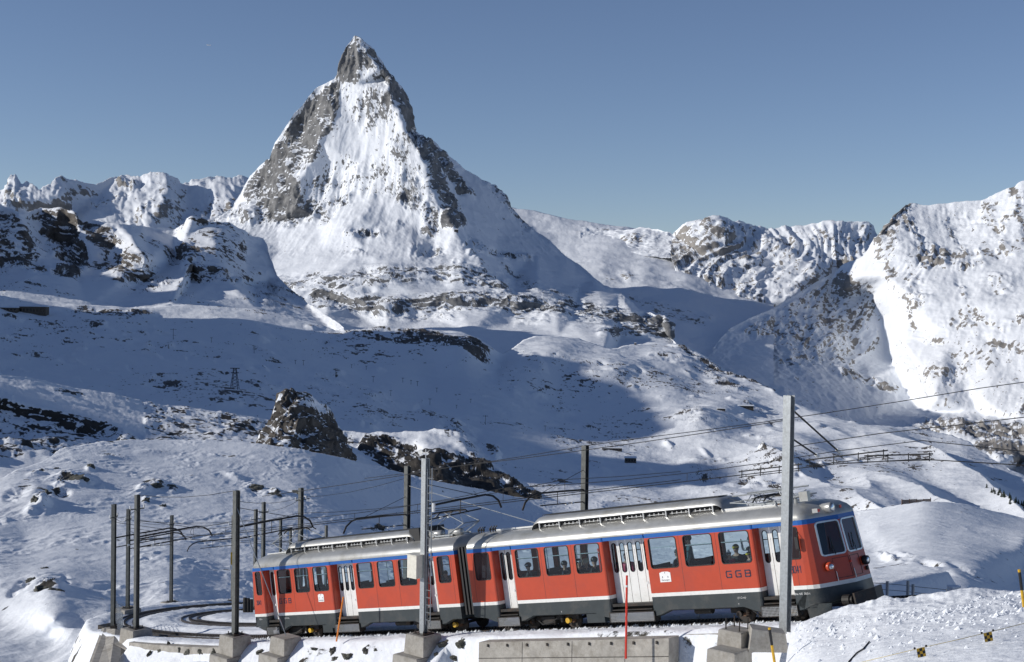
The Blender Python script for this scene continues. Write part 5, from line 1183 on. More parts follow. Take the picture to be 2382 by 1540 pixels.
# rear corner detail of the left car
lp = [(X1(13.17), 0)]
for put, x0, bog in ((put1, 0.0, (2.3, 11.6)), (put2, 14.12, (17.7, 27.6))):
    for cb in bog:
        for sg in (-1, 1):
            xw = cb + sg * 1.05 - x0
            for y in (.72, 1.94):
                b = MB(); b.tube([(xw, y - .05, .33), (xw, y - .02, .33), (xw, y + .06, .33)], [.33, .36, .36], 18); w = put('wheel', b, IRON, smooth=False)
                if y < 1: 
                    b = MB(); b.disc((xw, y - .08, .33), (0, 1, 0), .12, .1, 12); put('hub', b, RUST, w)
            b = MB(); b.tube([(xw, .68, .33), (xw, 1.98, .33)], .06, 8); put('axle', b, IRON)
            b = MB(); b.disc((xw + sg * .02, .32, .34), (0, 1, 0), .105, .14, 14); put('axle_cap', b, YELLOW if sg > 0 else IRON)
            b = MB()
            for k in range(5): b.disc((xw - sg * .3, .36, .30 + k * .065), (0, 0, 1), .085, .035, 10)
            put('spring', b, IRON)
        b = MB(); b.box(cb - 1.5 - x0, cb + 1.5 - x0, .42, .56, .36, .52); b.box(cb - .35 - x0, cb + .35 - x0, .36, .56, .2, .5); b.box(cb - 1.5 - x0, cb + 1.5 - x0, 2.1, 2.24, .36, .52); b.box(cb - .3 - x0, cb + .3 - x0, .5, 2.2, .4, .6); put('bogie_frame', b, IRON)
        b = MB(); b.disc((cb - x0, 1.33, .3), (0, 1, 0), .34, .1, 20); put('cogwheel', b, IRON)
        b = MB(); b.tube([(cb - .6 - x0, .3, .5), (cb - .2 - x0, .26, .22), (cb + .3 - x0, .28, .3), (cb + .7 - x0, .3, .55)], .025, 5); put('brake_hose', b, BLACK)
for put, xs in ((put1, ((4.55, 5.2),)), (put2, ((19.9 - 14.12, 20.75 - 14.12),))):
    for a, c in xs:
        b = MB(); b.box(a, c, .06, .5, .25, .60); put('equipment_box', b, SKIRT)
b = MB(); b.tube([(9.0, .5, .5), (9.9, .5, .5)], .14, 12); put1('air_tank', b, IRON, smooth=False)
b = MB(); b.tube([(24.6 - 14.12, .5, .5), (25.3 - 14.12, .5, .5)], .14, 12); put2('air_tank', b, IRON)
b = MB(); b.box(.4, 13.2, .9, 1.8, .5, .75); put1('underframe', b, IRON)
b = MB(); b.box(.2, 15.6, .9, 1.8, .5, .75); put2('underframe', b, IRON)

# ---- roof gear
def resistors(put, x0, a, c, n):
    a -= x0; c -= x0; y0, y1 = .52, 2.14; zb, zt = 3.88, 4.14
    fr = MB(); fr.box(a, c, y0, y0 + .05, zb - .05, zb); fr.box(a, c, y0, y0 + .05, zt - .03, zt)
    hood = MB(); sec = [(y0 - .005, zt), (y0 + .03, zt + .10), (y0 + .16, zt + .19), (y0 + .4, zt + .23), (y1 - .4, zt + .23), (y1 - .16, zt + .19), (y1 - .03, zt + .1), (y1, zt)]
    v = []
    for x in (a, c):
        v += [(x, y, z) for y, z in sec]
    hood.add(v, [(k, k + 1, 9 + k, 8 + k) for k in range(7)])
    # the curved ends
    for x, sg in ((a, -1), (c, 1)):
        v = []; m = 6
        for j in range(m + 1):
            t = math.pi / 2 * j / m
            v += [(x + sg * .42 * math.sin(t), y0 + .4 + (y - y0 - .4) * 1.0, zb - .03 + (z - zb + .03) * math.cos(t)) for y, z in sec]
        hood.add(v, [(j * 8 + k, j * 8 + k + 1, (j + 1) * 8 + k + 1, (j + 1) * 8 + k) for j in range(m) for k in range(7)])
    put('resistor_hood', hood, SILVER, smooth=True)
    rf = put('resistor_frame', fr, ALU)
    dark = MB(); dark.box(a - .1, c + .1, y0 + .25, y1 - .1, zb - .05, zt + .05); put('resistor_core', dark, BLACK)
    w = (c - a) / n
    for k in range(n + 1):
        b = MB(); x = a + k * w; b.box(x - .025, x + .025, y0 - .01, y0 + .06, zb - .02, zt); put('post', b, ALU, rf)
        if k < n:
            b = MB()
            for j in range(4):
                xx = x + w * (.2 + .2 * j); b.tube([(xx, y0 + .12, zb + .08), (xx, y0 + .12, zb + .17)], .022, 6)
            b.box(x + .08, x + w - .08, y0 + .11, y0 + .125, zb + .10, zb + .115); put('resistor_bank', b, PORC, rf)['kind'] = 'stuff'
    b = MB(); b.box(a - .2, c, 1.0, 1.6, zt + .245, zt + .27); put('walkway', b, BLACK)
resistors(put1, 0.0, 2.35, 10.2, 8)
resistors(put2, 14.12, 17.75, 25.9, 8)
b = MB(); b.box(X1(10.35), X1(10.95), .55, 2.1, 3.85, 4.42); put1('black_box', b, BLACK)
for s in (11.6, 12.75):
    b = MB(); b.tube([(s - .38, .95, 4.08), (s - .33, .95, 4.08), (s + .33, .95, 4.08), (s + .38, .95, 4.08)], [.08, .15, .15, .08], 12); put1('roof_tank', b, SILVER, smooth=True)
for s in (14.2, 14.85):
    b = MB()
    for dx in (-.1, 0.05, .18): b.tube([(X2(s + dx), .9, 3.92), (X2(s + dx), .9, 4.1), (X2(s + dx + .08), .95, 4.18)], .025, 5); b.ball((X2(s + dx), .9, 4.05), .055, 8, 6)
    put2('roof_insulator', b, BLACK)
b = MB(); b.box(X2(15.1), X2(17.2), .88, .94, 3.97, 4.03); put2('bus_bar', b, PORC)
b = MB(); b.box(X1(.3), X1(1.9), .7, .76, 3.93, 3.97); put1('roof_board', b, PORC)
def pantograph(put, x0, cx, up, w=1.05):
    """lozenge pantograph: base, lower and upper arms on both sides, head with two strips"""
    cx -= x0; zb = 4.02; zk, zt = (4.42, 4.98) if up else (4.14, 4.26); kx = w if up else 1.45; b = MB()
    b.box(cx - .62, cx + .62, .75, .81, zb - .06, zb); b.box(cx - .62, cx + .62, 1.85, 1.91, zb - .06, zb); b.box(cx - .5, cx - .44, .75, 1.91, zb - .06, zb); b.box(cx + .44, cx + .5, .75, 1.91, zb - .06, zb)
    base = put('pantograph_base', b, GALV)
    for x in (-.55, .55):
        for y in (.78, 1.88):
            i = MB(); i.tube([(cx + x, y, 3.84), (cx + x, y, 3.9), (cx + x, y, zb - .06)], [.06, .07, .05], 8); put('insulator', i, RUST, base)
    arms = MB(); knee = {}
    for y in (.78, 1.88):
        for sg in (-1, 1):
            arms.tube([(cx + sg * .35, y, zb), (cx + sg * kx, y + (.06 if y < 1 else -.06), zk)], .026, 5)
            arms.tube([(cx + sg * kx, y + (.06 if y < 1 else -.06), zk), (cx + sg * .16, y + (.14 if y < 1 else -.14), zt - .06)], .02, 5)
    for sg in (-1, 1):
        arms.tube([(cx + sg * kx, .84, zk), (cx + sg * kx, 1.82, zk)], .022, 5)
        arms.tube([(cx + sg * .35, .78, zb), (cx + sg * kx, 1.82, zk)], .014, 4); arms.tube([(cx + sg * kx, .84, zk), (cx + sg * .16, 1.74, zt - .06)], .014, 4)
    put('pantograph_arms', arms, GALV, base)
    hd = MB()
    for sg in (-1, 1):
        hd.tube([(cx + sg * .22, .35, zt - .16), (cx + sg * .22, .55, zt - .03), (cx + sg * .22, .8, zt), (cx + sg * .22, 1.86, zt), (cx + sg * .22, 2.1, zt - .03), (cx + sg * .22, 2.3, zt - .16)], .026, 6)
    hd.tube([(cx - .6, .92, zt - .05), (cx + .6, .92, zt - .05)], .02, 5); hd.tube([(cx - .6, 1.74, zt - .05), (cx + .6, 1.74, zt - .05)], .02, 5)
    put('pantograph_head', hd, IRON, base)
    if not up:
        e = MB()
        for k in range(14):
            x = cx + random.uniform(-1.2, 1.2); e.tube([(x, random.uniform(.75, 1.9), 4.05), (x + random.uniform(-.5, .5), random.uniform(.75, 1.9), 4.33)], .018, 4)
        e.tube([(cx - 1.3, .8, 4.36), (cx + 1.2, .8, 4.4)], .03, 5); e.tube([(cx - 1.3, 1.8, 4.38), (cx + 1.2, 1.8, 4.42)], .03, 5)
        put('pantograph_springs', e, GALV, base)
pantograph(put1, 0.0, 1.95, True, 1.35)
pantograph(put1, 0.0, 12.1, True, 1.25)
pantograph(put2, 14.12, 27.9, False)
b = MB(); b.tube([(X2(29.1), .8, 3.9), (X2(29.1), .8, 4.05)], .07, 10); b.box(X2(29.3), X2(29.62), .7, .9, 3.95, 4.28); put2('horn', b, SILVER)
b = MB(); b.box(X2(26.2), X2(28.4), .60, .66, 3.9, 3.96); put2('roof_board', b, PORC)

# ---- lettering
INK = paint('dark_blue_lettering', (0.016, 0.018, 0.05), 0.5)
WINK = paint('white_lettering', (0.7, 0.7, 0.68), 0.5)
GLY = {'G': [[(1, 1), (.15, 1), (0, .85), (0, .15), (.15, 0), (1, 0), (1, .5), (.6, .5)]], 'B': [[(0, 0), (0, 1), (.85, 1), (1, .88), (1, .62), (.88, .52), (0, .52)], [(.88, .52), (1, .4), (1, .12), (.85, 0), (0, 0)]],
       '3': [[(0, .9), (.15, 1), (.85, 1), (1, .9), (1, .6), (.8, .52), (.3, .52)], [(.8, .52), (1, .42), (1, .1), (.85, 0), (.15, 0), (0, .1)]], '0': [[(.15, 0), (0, .12), (0, .88), (.15, 1), (.85, 1), (1, .88), (1, .12), (.85, 0), (.15, 0)]],
       '4': [[(.75, 0), (.75, 1), (0, .3), (1.05, .3)]], '1': [[(.1, .8), (.55, 1), (.55, 0)]]}
def stroke(txt, x, z, w, h, gap, t, put, label, mat=INK):
    for ch in txt:
        if ch == ' ': x += w + gap; continue
        b = MB()
        for ln in GLY[ch]:
            for p, q in zip(ln[:-1], ln[1:]):
                a = Vector((x + p[0] * w, -.004, z + p[1] * h)); c = Vector((x + q[0] * w, -.004, z + q[1] * h)); d = (c - a).normalized() * t * .45
                b.bar(a - d, c + d, t, .006, (0, 1, 0))
        o = put('letter' if ch.isalpha() else 'digit', b, mat); x += w + gap
stroke('GGB', 26.42 - 14.12, 1.64, .20, .21, .185, .042, put2, '')
stroke('3041', 28.985 - 14.12, 1.66, .075, .22, .035, .026, put2, '')
stroke('GGB', 1.74, 1.67, .17, .20, .165, .04, put1, '')
stroke('3041', .02, 1.66, .065, .19, .03, .026, put1, '')
def font(txt, x, z, size, put, mat, y=-.006, name='lettering', parent=None):
    cu = bpy.data.curves.new(name, 'FONT'); cu.body = txt; cu.size = size; cu.extrude = .001; cu.align_x = 'CENTER'
    o = bpy.data.objects.new(name, cu); COL.objects.link(o); bpy.context.view_layer.update()
    me = bpy.data.meshes.new_from_object(o.evaluated_get(bpy.context.evaluated_depsgraph_get())); bpy.data.objects.remove(o)
    me.name = name; me.materials.clear(); me.materials.append(mat); o = bpy.data.objects.new(name, me); COL.objects.link(o)
    o.parent = parent; o.location = (x, y, z); o.rotation_euler = (math.pi / 2, 0, 0); return o
SIGNW = paint('white_sign', (0.8, 0.8, 0.78), 0.4)
for put, root, a, c, z0, z1, x0 in ((put1, car1, 4.53, 4.92, 1.63, 1.98, 0), (put2, car2, 23.58, 24.06, 1.61, 1.98, 14.12)):
    a -= x0; c -= x0; m = (a + c) / 2
    b = MB(); panel(b, [(a, z0), (c, z0), (c, z1 - .04), (m + .12, z1), (m - .12, z1), (a, z1 - .04)], [], lambda x, z: (x, -.006, z)); sg = put('destination_sign', b, SIGNW)
    font('Gornergrat', m, z0 + .05, .075, put, INK, -.009, 'lettering', sg)
    for dx in (-.12, .12):
        bb = MB(); bb.box(m + dx - .012, m + dx + .012, -.009, -.007, z0 + .15, z0 + .21); put('symbol', bb, INK, sg)
    bb = MB(); bb.tube([(m, -.008, z1 - .06), (m, -.008, z1 - .02)], .012, 4); put('symbol', bb, INK, sg)
font('Bhe 4/8  30,5 t', 29.28 - 14.12, .93, .10, put2, WINK, -.004, 'lettering', car2)
font('-|11,2 m|-', 26.9 - 14.12, .90, .095, put2, WINK, -.004, 'lettering', car2)
font('-|11,2 m|-', 2.15, .95, .095, put1, WINK, -.004, 'lettering', car1)
font('30,5 t', .2, .95, .10, put1, WINK, -.004, 'lettering', car1)
font('T', 18.75 - 14.12, .68, .09, put2, WINK, -.004, 'lettering', car2); font('T', 26.75 - 14.12, .68, .09, put2, WINK, -.004, 'lettering', car2)
# ------------------------------------------------------------------ walls and blocks below the line
bpy.context.view_layer.update()
OBJ = {o.name: o for o in COL.objects}
def hit(names, qx, qy, sink=0.0):
    """point and normal of the first of the named surfaces where the photograph shows (qx, qy)"""
    best = None; d = Vector(pt(qx, qy, 1.0))
    for n in names:
        ok, loc, nr, _ = OBJ[n].ray_cast(Vector((0, 0, 0)), d.normalized())
        if ok and (best is None or loc.length < best[0].length): best = (loc.copy(), nr.copy())
    return best
def wall(name, q0, q1, o, top_pair, thick, height, label, cat, mat=CONC):
    s0, s1 = find_s(q0, o), find_s(q1, o)
    a = lift(track(s0, o), top_pair[0]); c = lift(track(s1, o), top_pair[1])
    t = empty(name, a, None, label, cat); d = c - a; n = NY * thick
    b = MB(); h = Vector((0, 0, -height)); b.add([h, d + h, d + n + h, n + h, Vector(), d, d + n, n], [(0,3,2,1),(4,5,6,7),(0,1,5,4),(1,2,6,5),(2,3,7,6),(3,0,4,7)]); b.build('wall_body', CONC, t)
    return t, a, c
tw, wa, wc = wall('retaining_wall', 1114, 1556, -3.3, (1494, 1485), 0.6, 2.4, 'long weathered concrete retaining wall along the bottom, below the right car', 'wall')
for k in range(9):
    p = (wc - wa) * ((k + .5) / 9.0) + Vector((0, 0, -.13)) - NY * .02; b = MB(); rbox(b, p, .035, .03, .05); b.build('anchor', IRON, tw)
for k in range(3):
    b = MB(); p = (wc - wa) * ((k + 1) / 4.0 + .02 * k); b.bar(p - NY * .004 + Vector((0, 0, -.02)), p - NY * .004 + Vector((0, 0, -2.3)), .02, .012); b.build('joint', IRON, tw)
b = MB(); p = (wc - wa); b.bar(Vector((0, 0, -.62)) - NY * .006, p + Vector((0, 0, -.62)) - NY * .006, .012, .02); b.build('joint', IRON, tw)
wall('retaining_wall', 1578, 1684, -2.5, (1476, 1473), 0.5, 2.4, 'short set-back concrete wall between the long wall and the bolted block', 'wall')
def block(qx, qyt, D, w, h, label, ang=TANG): return plinth(Vector(pt(qx, qyt, D)), w, h, label, 'concrete blocks at the foot of the line', ang)
dX = 42.5
bx = block(1714, 1463, dX + 1.0, 0.84, 0.72, 'empty concrete block with four upright bolts near the tall pale mast')
for x, y in ((-.25,-.25),(.25,-.25),(.25,.25),(-.25,.25)):
    b = MB(); b.tube([(x*math.cos(TANG)-y*math.sin(TANG), x*math.sin(TANG)+y*math.cos(TANG), 0), (x*math.cos(TANG)-y*math.sin(TANG), x*math.sin(TANG)+y*math.cos(TANG), .36)], .022, 6); b.build('bolt', IRON, bx)
block(1697, 1508, dX + .4, 1.0, 1.4, 'wider concrete block below the one with four bolts')
t = empty('concrete_slab', Vector(pt(1792, 1470, 42.9)), None, 'slanting concrete slab half buried in snow beside the tall mast', 'slab')
b = MB(); b.add([(-.7,-.2,-.6),(.55,-.2,-.6),(.55,.4,-.6),(-.7,.4,-.6),(-.6,-.15,.12),(.45,-.15,-.02),(.45,.4,.02),(-.6,.4,.16)], [(0,3,2,1),(4,5,6,7),(0,1,5,4),(1,2,6,5),(2,3,7,6),(3,0,4,7)]); b.build('slab_body', CONC, t)
t = empty('kerb_wall', track(-7, -2.55, 0), None, 'low curving concrete kerb along the ledge left of the train', 'wall')
b = MB(); ss = np.arange(-9.5, 0.6, .5)
for i, s in enumerate(ss):
    for do, h in ((-2.75, -.75), (-2.35, -.75), (-2.35, -.02), (-2.75, -.05)): b.v.append(tuple(track(s, do, h) - track(-7, -2.55, 0)))
    if i: b.f += [((i-1)*4+k, (i-1)*4+(k+1)%4, i*4+(k+1)%4, i*4+k) for k in range(4)]
b.build('kerb_body', CONC, t)
# buttress and mesh fence at the far left of the ledge
B0 = [pt(254, 1468, 77.5), pt(286, 1470, 75.0), pt(276, 1556, 66.5), pt(224, 1556, 68.0)]
o0 = Vector(B0[0]); t = empty('buttress', o0, None, 'slanting concrete buttress below the leftmost mast', 'buttress')
v = [Vector(p) - o0 for p in B0]; th = Vector((-.55, .45, .05))
b = MB(); b.add(v + [p + th for p in v], [(0,3,2,1),(4,5,6,7),(0,1,5,4),(1,2,6,5),(2,3,7,6),(3,0,4,7)]); b.build('buttress_body', CONC, t)
b = MB(); b.bar(v[0] + Vector((-.1, 0, .1)), v[3] + Vector((-.1, 0, .1)), .3, .25); b.build('coping', CONC, t)
b = MB(); rbox(b, (0, 0, 0), .8, .5, .3); o = b.build('mast_bracket', IRON); o.location = MASTS['E'][0] + Vector((0, 0, -.3)); tag(o, 'dark steel bracket carrying the leftmost mast on the buttress', 'bracket')
f0, f1 = Vector(pt(271, 1448, 79.5)), Vector(pt(284, 1478, 74.0)); t = empty('mesh_fence', f0, None, 'narrow upright mesh fence at the outer edge of the bend', 'fence')
d = f1 - f0
for k in range(5):
    b = MB(); p = d * (k / 4.0); b.tube([p + Vector((0, 0, -.4)), p + Vector((0, 0, 1.25))], .03, 5); b.build('post', GALV, t)
for k in range(12):
    b = MB(); h = Vector((0, 0, -.1 + k * .115)); b.tube([h, d + h], .010, 4); b.build('wire', GALV, t)
for i, (x, y0, y1, D) in enumerate(((1398/2.059+300, 1010, 1130, 95), (1425/2.059+300, 1015, 1130, 95), (1452/2.059+300, 1025, 1130, 95))):
    qx = x * .58154; a = Vector(pt(qx, (1900 + y1/2.059) * .58154, D)); c = Vector(pt(qx, (1900 + y0/2.059) * .58154, D)); b = MB(); b.tube([(0, 0, 0), (0, 0, c.z - a.z)], .13, 8); o = b.build('post', IRON); o.location = a
    tag(o, ('leftmost', 'middle', 'rightmost')[i] + ' of three short dark posts behind the left end of the train', 'post', 'short dark posts by the inner track')

# ------------------------------------------------------------------ marker poles, stakes, flags, fences
def pole(name, q0, q1, D, r, bands, label, cat, group=None):
    a = Vector(pt(*q0, D)); c = Vector(pt(*q1, D)); t = empty(name, a, None, label, cat, group); d = c - a
    for z0, z1, m in bands:
        b = MB(); b.tube([d * z0, d * z1], r, 8); b.build('pole_section', m, t)
    return t
dO = depth_to_q(track(find_s(790, -2.6), -2.6))[2]
pole('marker_pole', (782.6, 1492), (798.7, 1388.2), dO, .035, ((0, 1, ORANGE),), 'leaning orange marker pole in front of the left car', 'marker pole', 'snow marker poles')
dR = depth_to_q(track(find_s(1457, -4.0), -4.0))[2]
pole('marker_pole', (1456, 1532), (1458.3, 1338.8), dR, .038, ((0, .3, SIGNRED), (.3, .86, SIGNRED), (.86, .885, PORC), (.885, 1, SIGNRED)), 'tall red marker pole with white ring before the white doors', 'marker pole', 'snow marker poles')
pole('marker_pole', (1803, 1550), (1789.6, 1460), 38.5, .04, ((0, .55, YELLOW), (.55, .95, BLACK), (.95, 1, YELLOW)), 'black and yellow stake beside the tall pale mast', 'marker pole', 'black and yellow stakes')
pole('marker_pole', (2382, 1412), (2370.7, 1324.7), 31.0, .035, ((0, .45, YELLOW), (.45, .93, BLACK), (.93, 1, YELLOW)), 'black and yellow stake at the right edge of the picture', 'marker pole', 'black and yellow stakes')
h1 = hit(['snow_bank'], 2143, 1524); h2 = hit(['snow_bank'], 2299, 1488)
for i, (h, qx, qy) in enumerate(((h1, 2143.4, 1521.5), (h2, 2298.7, 1485.4))):
    c = h[0] - h[0].normalized() * .5 + Vector((0, 0, .06)); t = empty('checker_flag', c, None, ('lower' if i == 0 else 'upper') + ' yellow and black checkered tag on the thin rope over the right snow bank', 'tag', 'checkered rope tags')
    r = Vector((.9, .15, .16)).normalized(); u = Vector((-.16, .1, .95)).normalized(); sz = .10
    for a in range(3):
        for e in range(3):
            b = MB(); p = r * ((a - 1) * sz / 1.5 - sz / 3) + u * ((e - 1) * sz / 1.5 - sz / 3); q = sz / 1.5
            b.add([p, p + r * q, p + r * q + u * q, p + u * q], [(0, 1, 2, 3)]); b.build('check', BLACK if (a + e) % 2 else YELLOW, t)
    for k in (-1, 1):
        b = MB(); b.ball(r * k * .14 + u * .12, .028, 8, 6); b.build('knob', BLACK, t)
rp = []
for qx, qy in ((1970, 1552), (2060, 1531), (2143, 1511), (2220, 1494), (2299, 1475), (2390, 1452), (2480, 1430)):
    h = hit(['snow_bank'], qx, qy + 3); rp.append(h[0] - h[0].normalized() * .5 + Vector((0, 0, .07)))
ROPE = paint('pale_rope', (0.5, 0.42, 0.22), 0.8)
wire('rope', rp, .008, 'thin pale rope carrying the checkered tags across the right snow bank', 'rope', None, ROPE)
sk = [hit(['snow_bank'], x, y)[0] + Vector((0, 0, .03)) for x, y in ((2022, 1495), (2008, 1512), (1992, 1522), (1974, 1542))]
wire('streak', sk, .02, 'thin dark crooked stick lying on the right snow bank', 'streak', None, IRON)  # thin dark tube following a dark crooked line on the snow
for i, (qx, y0, y1) in enumerate(((2063.2, 1392, 1352), (2110.9, 1396, 1351), (2123.1, 1396, 1359), (2204, 1386, 1370), (2245, 1384, 1370))):
    a = Vector(pt(qx, y0 + 6, 52)); c = Vector(pt(qx, y1, 52)); b = MB(); b.tube([(0, 0, 0), (0, 0, c.z - a.z)], .06, 6); o = b.build('fence_post', GALV); o.location = a
    tag(o, ('first grey fence post from the train nose', 'second and tallest grey fence post right of the train nose', 'third grey fence post, close beside the tallest one', 'short post just left of the pale box', 'short post just right of the pale box')[i], 'fence post', 'posts behind the right snow bank')
for k, z in enumerate((1362, 1376)):
    wire('fence_wire', [Vector(pt(x, z + dy, 52)) for x, dy in ((2000, -8), (2063, -4), (2111, 0), (2123, 2), (2204, 10), (2245, 12))], .01, ('upper' if k == 0 else 'lower') + ' wire strung between the grey fence posts', 'wire', 'fence wires')
c = Vector(pt(2219, 1374, 51)); t = empty('service_box', c, None, 'small pale service box half sunk behind the right snow bank', 'box'); b = MB(); rbox(b, (0, 0, 0), .19, .16, .16, .3); b.build('case', WHITEP, t); b = MB(); rbox(b, (0, 0, .17), .2, .17, .02, .3); b.build('lid', SNOWM, t)
# brown plank fence on the snow hill
f0 = hit(['hillside'], 2098, 1182); a = Vector(pt(2098, 1174, f0[0].length)); c = Vector(pt(2165, 1171, a.length * .999)); t = empty('plank_fence', a, None, 'short brown plank snow fence on top of the right snow hill', 'fence'); d = c - a
for k in range(5):
    b = MB(); p = d * (k / 4.0); b.tube([p + Vector((0, .1, -.6)), p + Vector((0, .1, 1.15 - .05 * k + (.25 if k == 4 else 0)))], .09, 6); b.build('post', WOOD, t)
for k in range(4):
    for m in range(4):
        b = MB(); z = Vector((0, 0, .02 + m * .27 + .05 * math.sin(k * 2.1))); b.bar(d * (k / 4.0) + z, d * ((k + .98) / 4.0) + z, .06, .24); b.build('plank', WOOD, t)

# ------------------------------------------------------------------ rocks
def rock_mesh(seed, flat=.7):
    bm = bmesh.new(); bmesh.ops.create_icosphere(bm, subdivisions=3, radius=1.0); me = bpy.data.meshes.new('rock')
    co = np.array([v.co[:] for v in bm.verts])
    n = perlin(co * 1.3 + seed) * .55 + perlin(co * 3.1 + seed) * .28 + perlin(co * 7 + seed) * .12
    q = np.round(co * 2.2 + .25 * perlin(co * 1.7 + seed)[:, None]) / 2.2
    co = (co * .55 + q * .45) * (1 + n)[:, None]; co[:, 2] *= flat
    for v, p in zip(bm.verts, co): v.co = p
    bm.to_mesh(me); bm.free(); me.materials.append(STONE); return me
RM = [rock_mesh(k * 3.7, .6 + .1 * (k % 3)) for k in range(6)]
def rock(qx, qy, w, hgt, label, group, names=('trackbed',), k=0, cap=True, rot=None):
    h = hit(list(names), qx, qy)
    if h is None: return
    D = depth_to_q(h[0])[2]; r = w / FPX * D / 2
    o = bpy.data.objects.new('rock', RM[k % 6]); COL.objects.link(o); o.location = h[0] - h[1] * r * .22; z = hgt / FPX * D / 2
    o.scale = (r, r * .8, z * 1.3); o.rotation_euler = (random.uniform(-.3, .3), random.uniform(-.3, .3), rot if rot is not None else random.uniform(0, 6))
    tag(o, label, 'rock', group)
G1 = 'rocks showing through the snow bank below the line'
def c5(x, y): return ((300 + x / 2.059) * .58154, (1900 + y / 2.059) * .58154)
def c1(x, y): return ((900 + x / 2.059) * .58154, (1900 + y / 2.059) * .58154)
def c2(x, y): return ((1700 + x / 2.059) * .58154, (1900 + y / 2.059) * .58154)
for i, (q, w, h, lab) in enumerate(((c5(612, 1478), 18, 20, 'grey rock nearest the pier at the bend'), (c5(697, 1445), 15, 14, 'small rock just under the left end of the kerb'), (c5(770, 1420), 10, 26, 'narrow upright rock under the curving kerb'), (c5(818, 1412), 13, 14, 'small lichen rock under the middle of the kerb'), (c5(885, 1440), 22, 22, 'broad mottled rock under the middle of the kerb'),
        (c5(948, 1455), 28, 22, 'wide rock group under the right half of the kerb'), (c5(1050, 1452), 30, 24, 'largest rock under the right half of the kerb'), (c5(1152, 1468), 20, 20, 'pale squarish rock just left of the guyed mast block'), (c5(1525, 1450), 22, 9, 'flat rock between the guyed mast block and the wire anchor block'), (c5(1690, 1500), 20, 14, 'rock beside the lower wire anchor block'),
        (c1(750, 1428), 30, 8, 'thin flat rock in the snow right of the wire anchor block'), (c1(895, 1448), 28, 18, 'rock below the orange marker pole'), (c1(1010, 1492), 36, 22, 'speckled rock cluster right of the orange marker pole'), (c1(905, 1510), 22, 12, 'low rock at the bottom edge below the orange pole'), (c1(1165, 1440), 24, 9, 'flat rock halfway between orange pole and ladder mast'), (c1(1245, 1436), 14, 7, 'little flat rock left of the ladder mast block'),
        (c2(165, 1388), 34, 20, 'large grey rock right of the ladder mast block'), (c2(298, 1390), 34, 20, 'large pale rock left of the long retaining wall'), (c2(85, 1372), 16, 12, 'small rock touching the ladder mast block'), (c2(245, 1508), 22, 14, 'dark rock at the bottom edge left of the long retaining wall'), (c2(95, 1475), 14, 8, 'small low rock below the ladder mast block'))):
    rock(q[0], q[1], w, h, lab, G1, k=i)
G2 = 'boulders on the snow hill behind the line'
for i, (x, y, w, h, lab) in enumerate(((210, 1086, 15, 12, 'lone boulder with long shadow on the upper left of the snow hill'), (257, 1028, 14, 8, 'small boulder on the left part of the hill crest'), (130, 1090, 14, 8, 'small dark boulder left of the lone boulder'), (345, 1022, 12, 8, 'boulder on the middle of the hill crest'), (530, 1023, 22, 12, 'dark boulder on the crest left of the rock tooth'), (580, 1030, 12, 8, 'little boulder on the crest at the foot of the rock tooth'),
        (360, 1129, 30, 11, 'dark split rock above the masts at the bend'), (398, 1132, 26, 12, 'dark rock right of the split rock, throwing a shadow'), (340, 1164, 14, 10, 'dark rock just behind the mast at the outer edge of the bend'), (380, 1177, 14, 9, 'small rock below the dark pair above the bend'), (98, 1372, 46, 28, 'big dark slanting rock at the lower left of the hill'), (130, 1372, 26, 12, 'dark low rock right of the big slanting rock'), (70, 1352, 20, 12, 'rock with snow cap above the big slanting rock'),
        (105, 1322, 16, 12, 'dark notch rock on the left hill slope'), (165, 1116, 40, 16, 'broad dark rock in the upper left outcrop'), (195, 1112, 22, 11, 'rock at the right end of the upper left outcrop'), (110, 1150, 14, 22, 'tall rock in the middle of the left outcrop'), (80, 1165, 16, 18, 'pale rock at the lower left of the left outcrop'), (595, 1135, 28, 12, 'dark rock band above the twin masts'), (640, 1150, 26, 12, 'dark rock above the insulator mast'), (690, 1146, 20, 8, 'flat rock right of the insulator mast top'), (885, 1228, 28, 8, 'long dark rock on the slope behind the left car roof'), (905, 1236, 20, 6, 'thin dark rock right behind the left car roof'))):
    rock(x, y, w * 1.35, h * 1.3, lab, G2, ('hillside',), k=i + 2)
# ------------------------------------------------------------------ far small things on the slopes
def far_pt(name, qx, qy):
    h = hit([name], qx, qy); return h[0] if h else Vector(pt(qx, qy, 3000))
FARM = paint('dark_lift_steel', (0.03, 0.03, 0.035), 0.6)
p = far_pt('snowfield', 546, 904); D = depth_to_q(p)[2]; H = 50 / FPX * D; W = 9 / FPX * D
t = empty('lattice_pylon', p, None, 'tall lattice cableway pylon on the shaded slope left of the rock tooth', 'pylon')
for sx in (-1, 1):
    for sy in (-1, 1):
        b = MB(); b.tube([(sx * W, sy * W, -3), (sx * W * .32, sy * W * .32, H * .93)], .55, 4); b.build('leg', FARM, t)
b = MB(); n = 6
for k in range(n):
    z0, z1 = H * .93 * k / n, H * .93 * (k + 1) / n; w0, w1 = W * (1 - .68 * k / n), W * (1 - .68 * (k + 1) / n)
    for sy in (-1, 1):
        b.tube([(-w0, sy * w0, z0), (w1, sy * w1, z1)], .3, 3); b.tube([(w0, sy * w0, z0), (-w1, sy * w1, z1)], .3, 3)
b.build('bracing', FARM, t)['kind'] = 'stuff'
for z, w in ((H * .93, W * 1.2), (H * .72, W * 1.0)):
    b = MB(); b.box(-w, w, -1.5, 1.5, z, z + 1.6); b.build('crossarm', FARM, t)
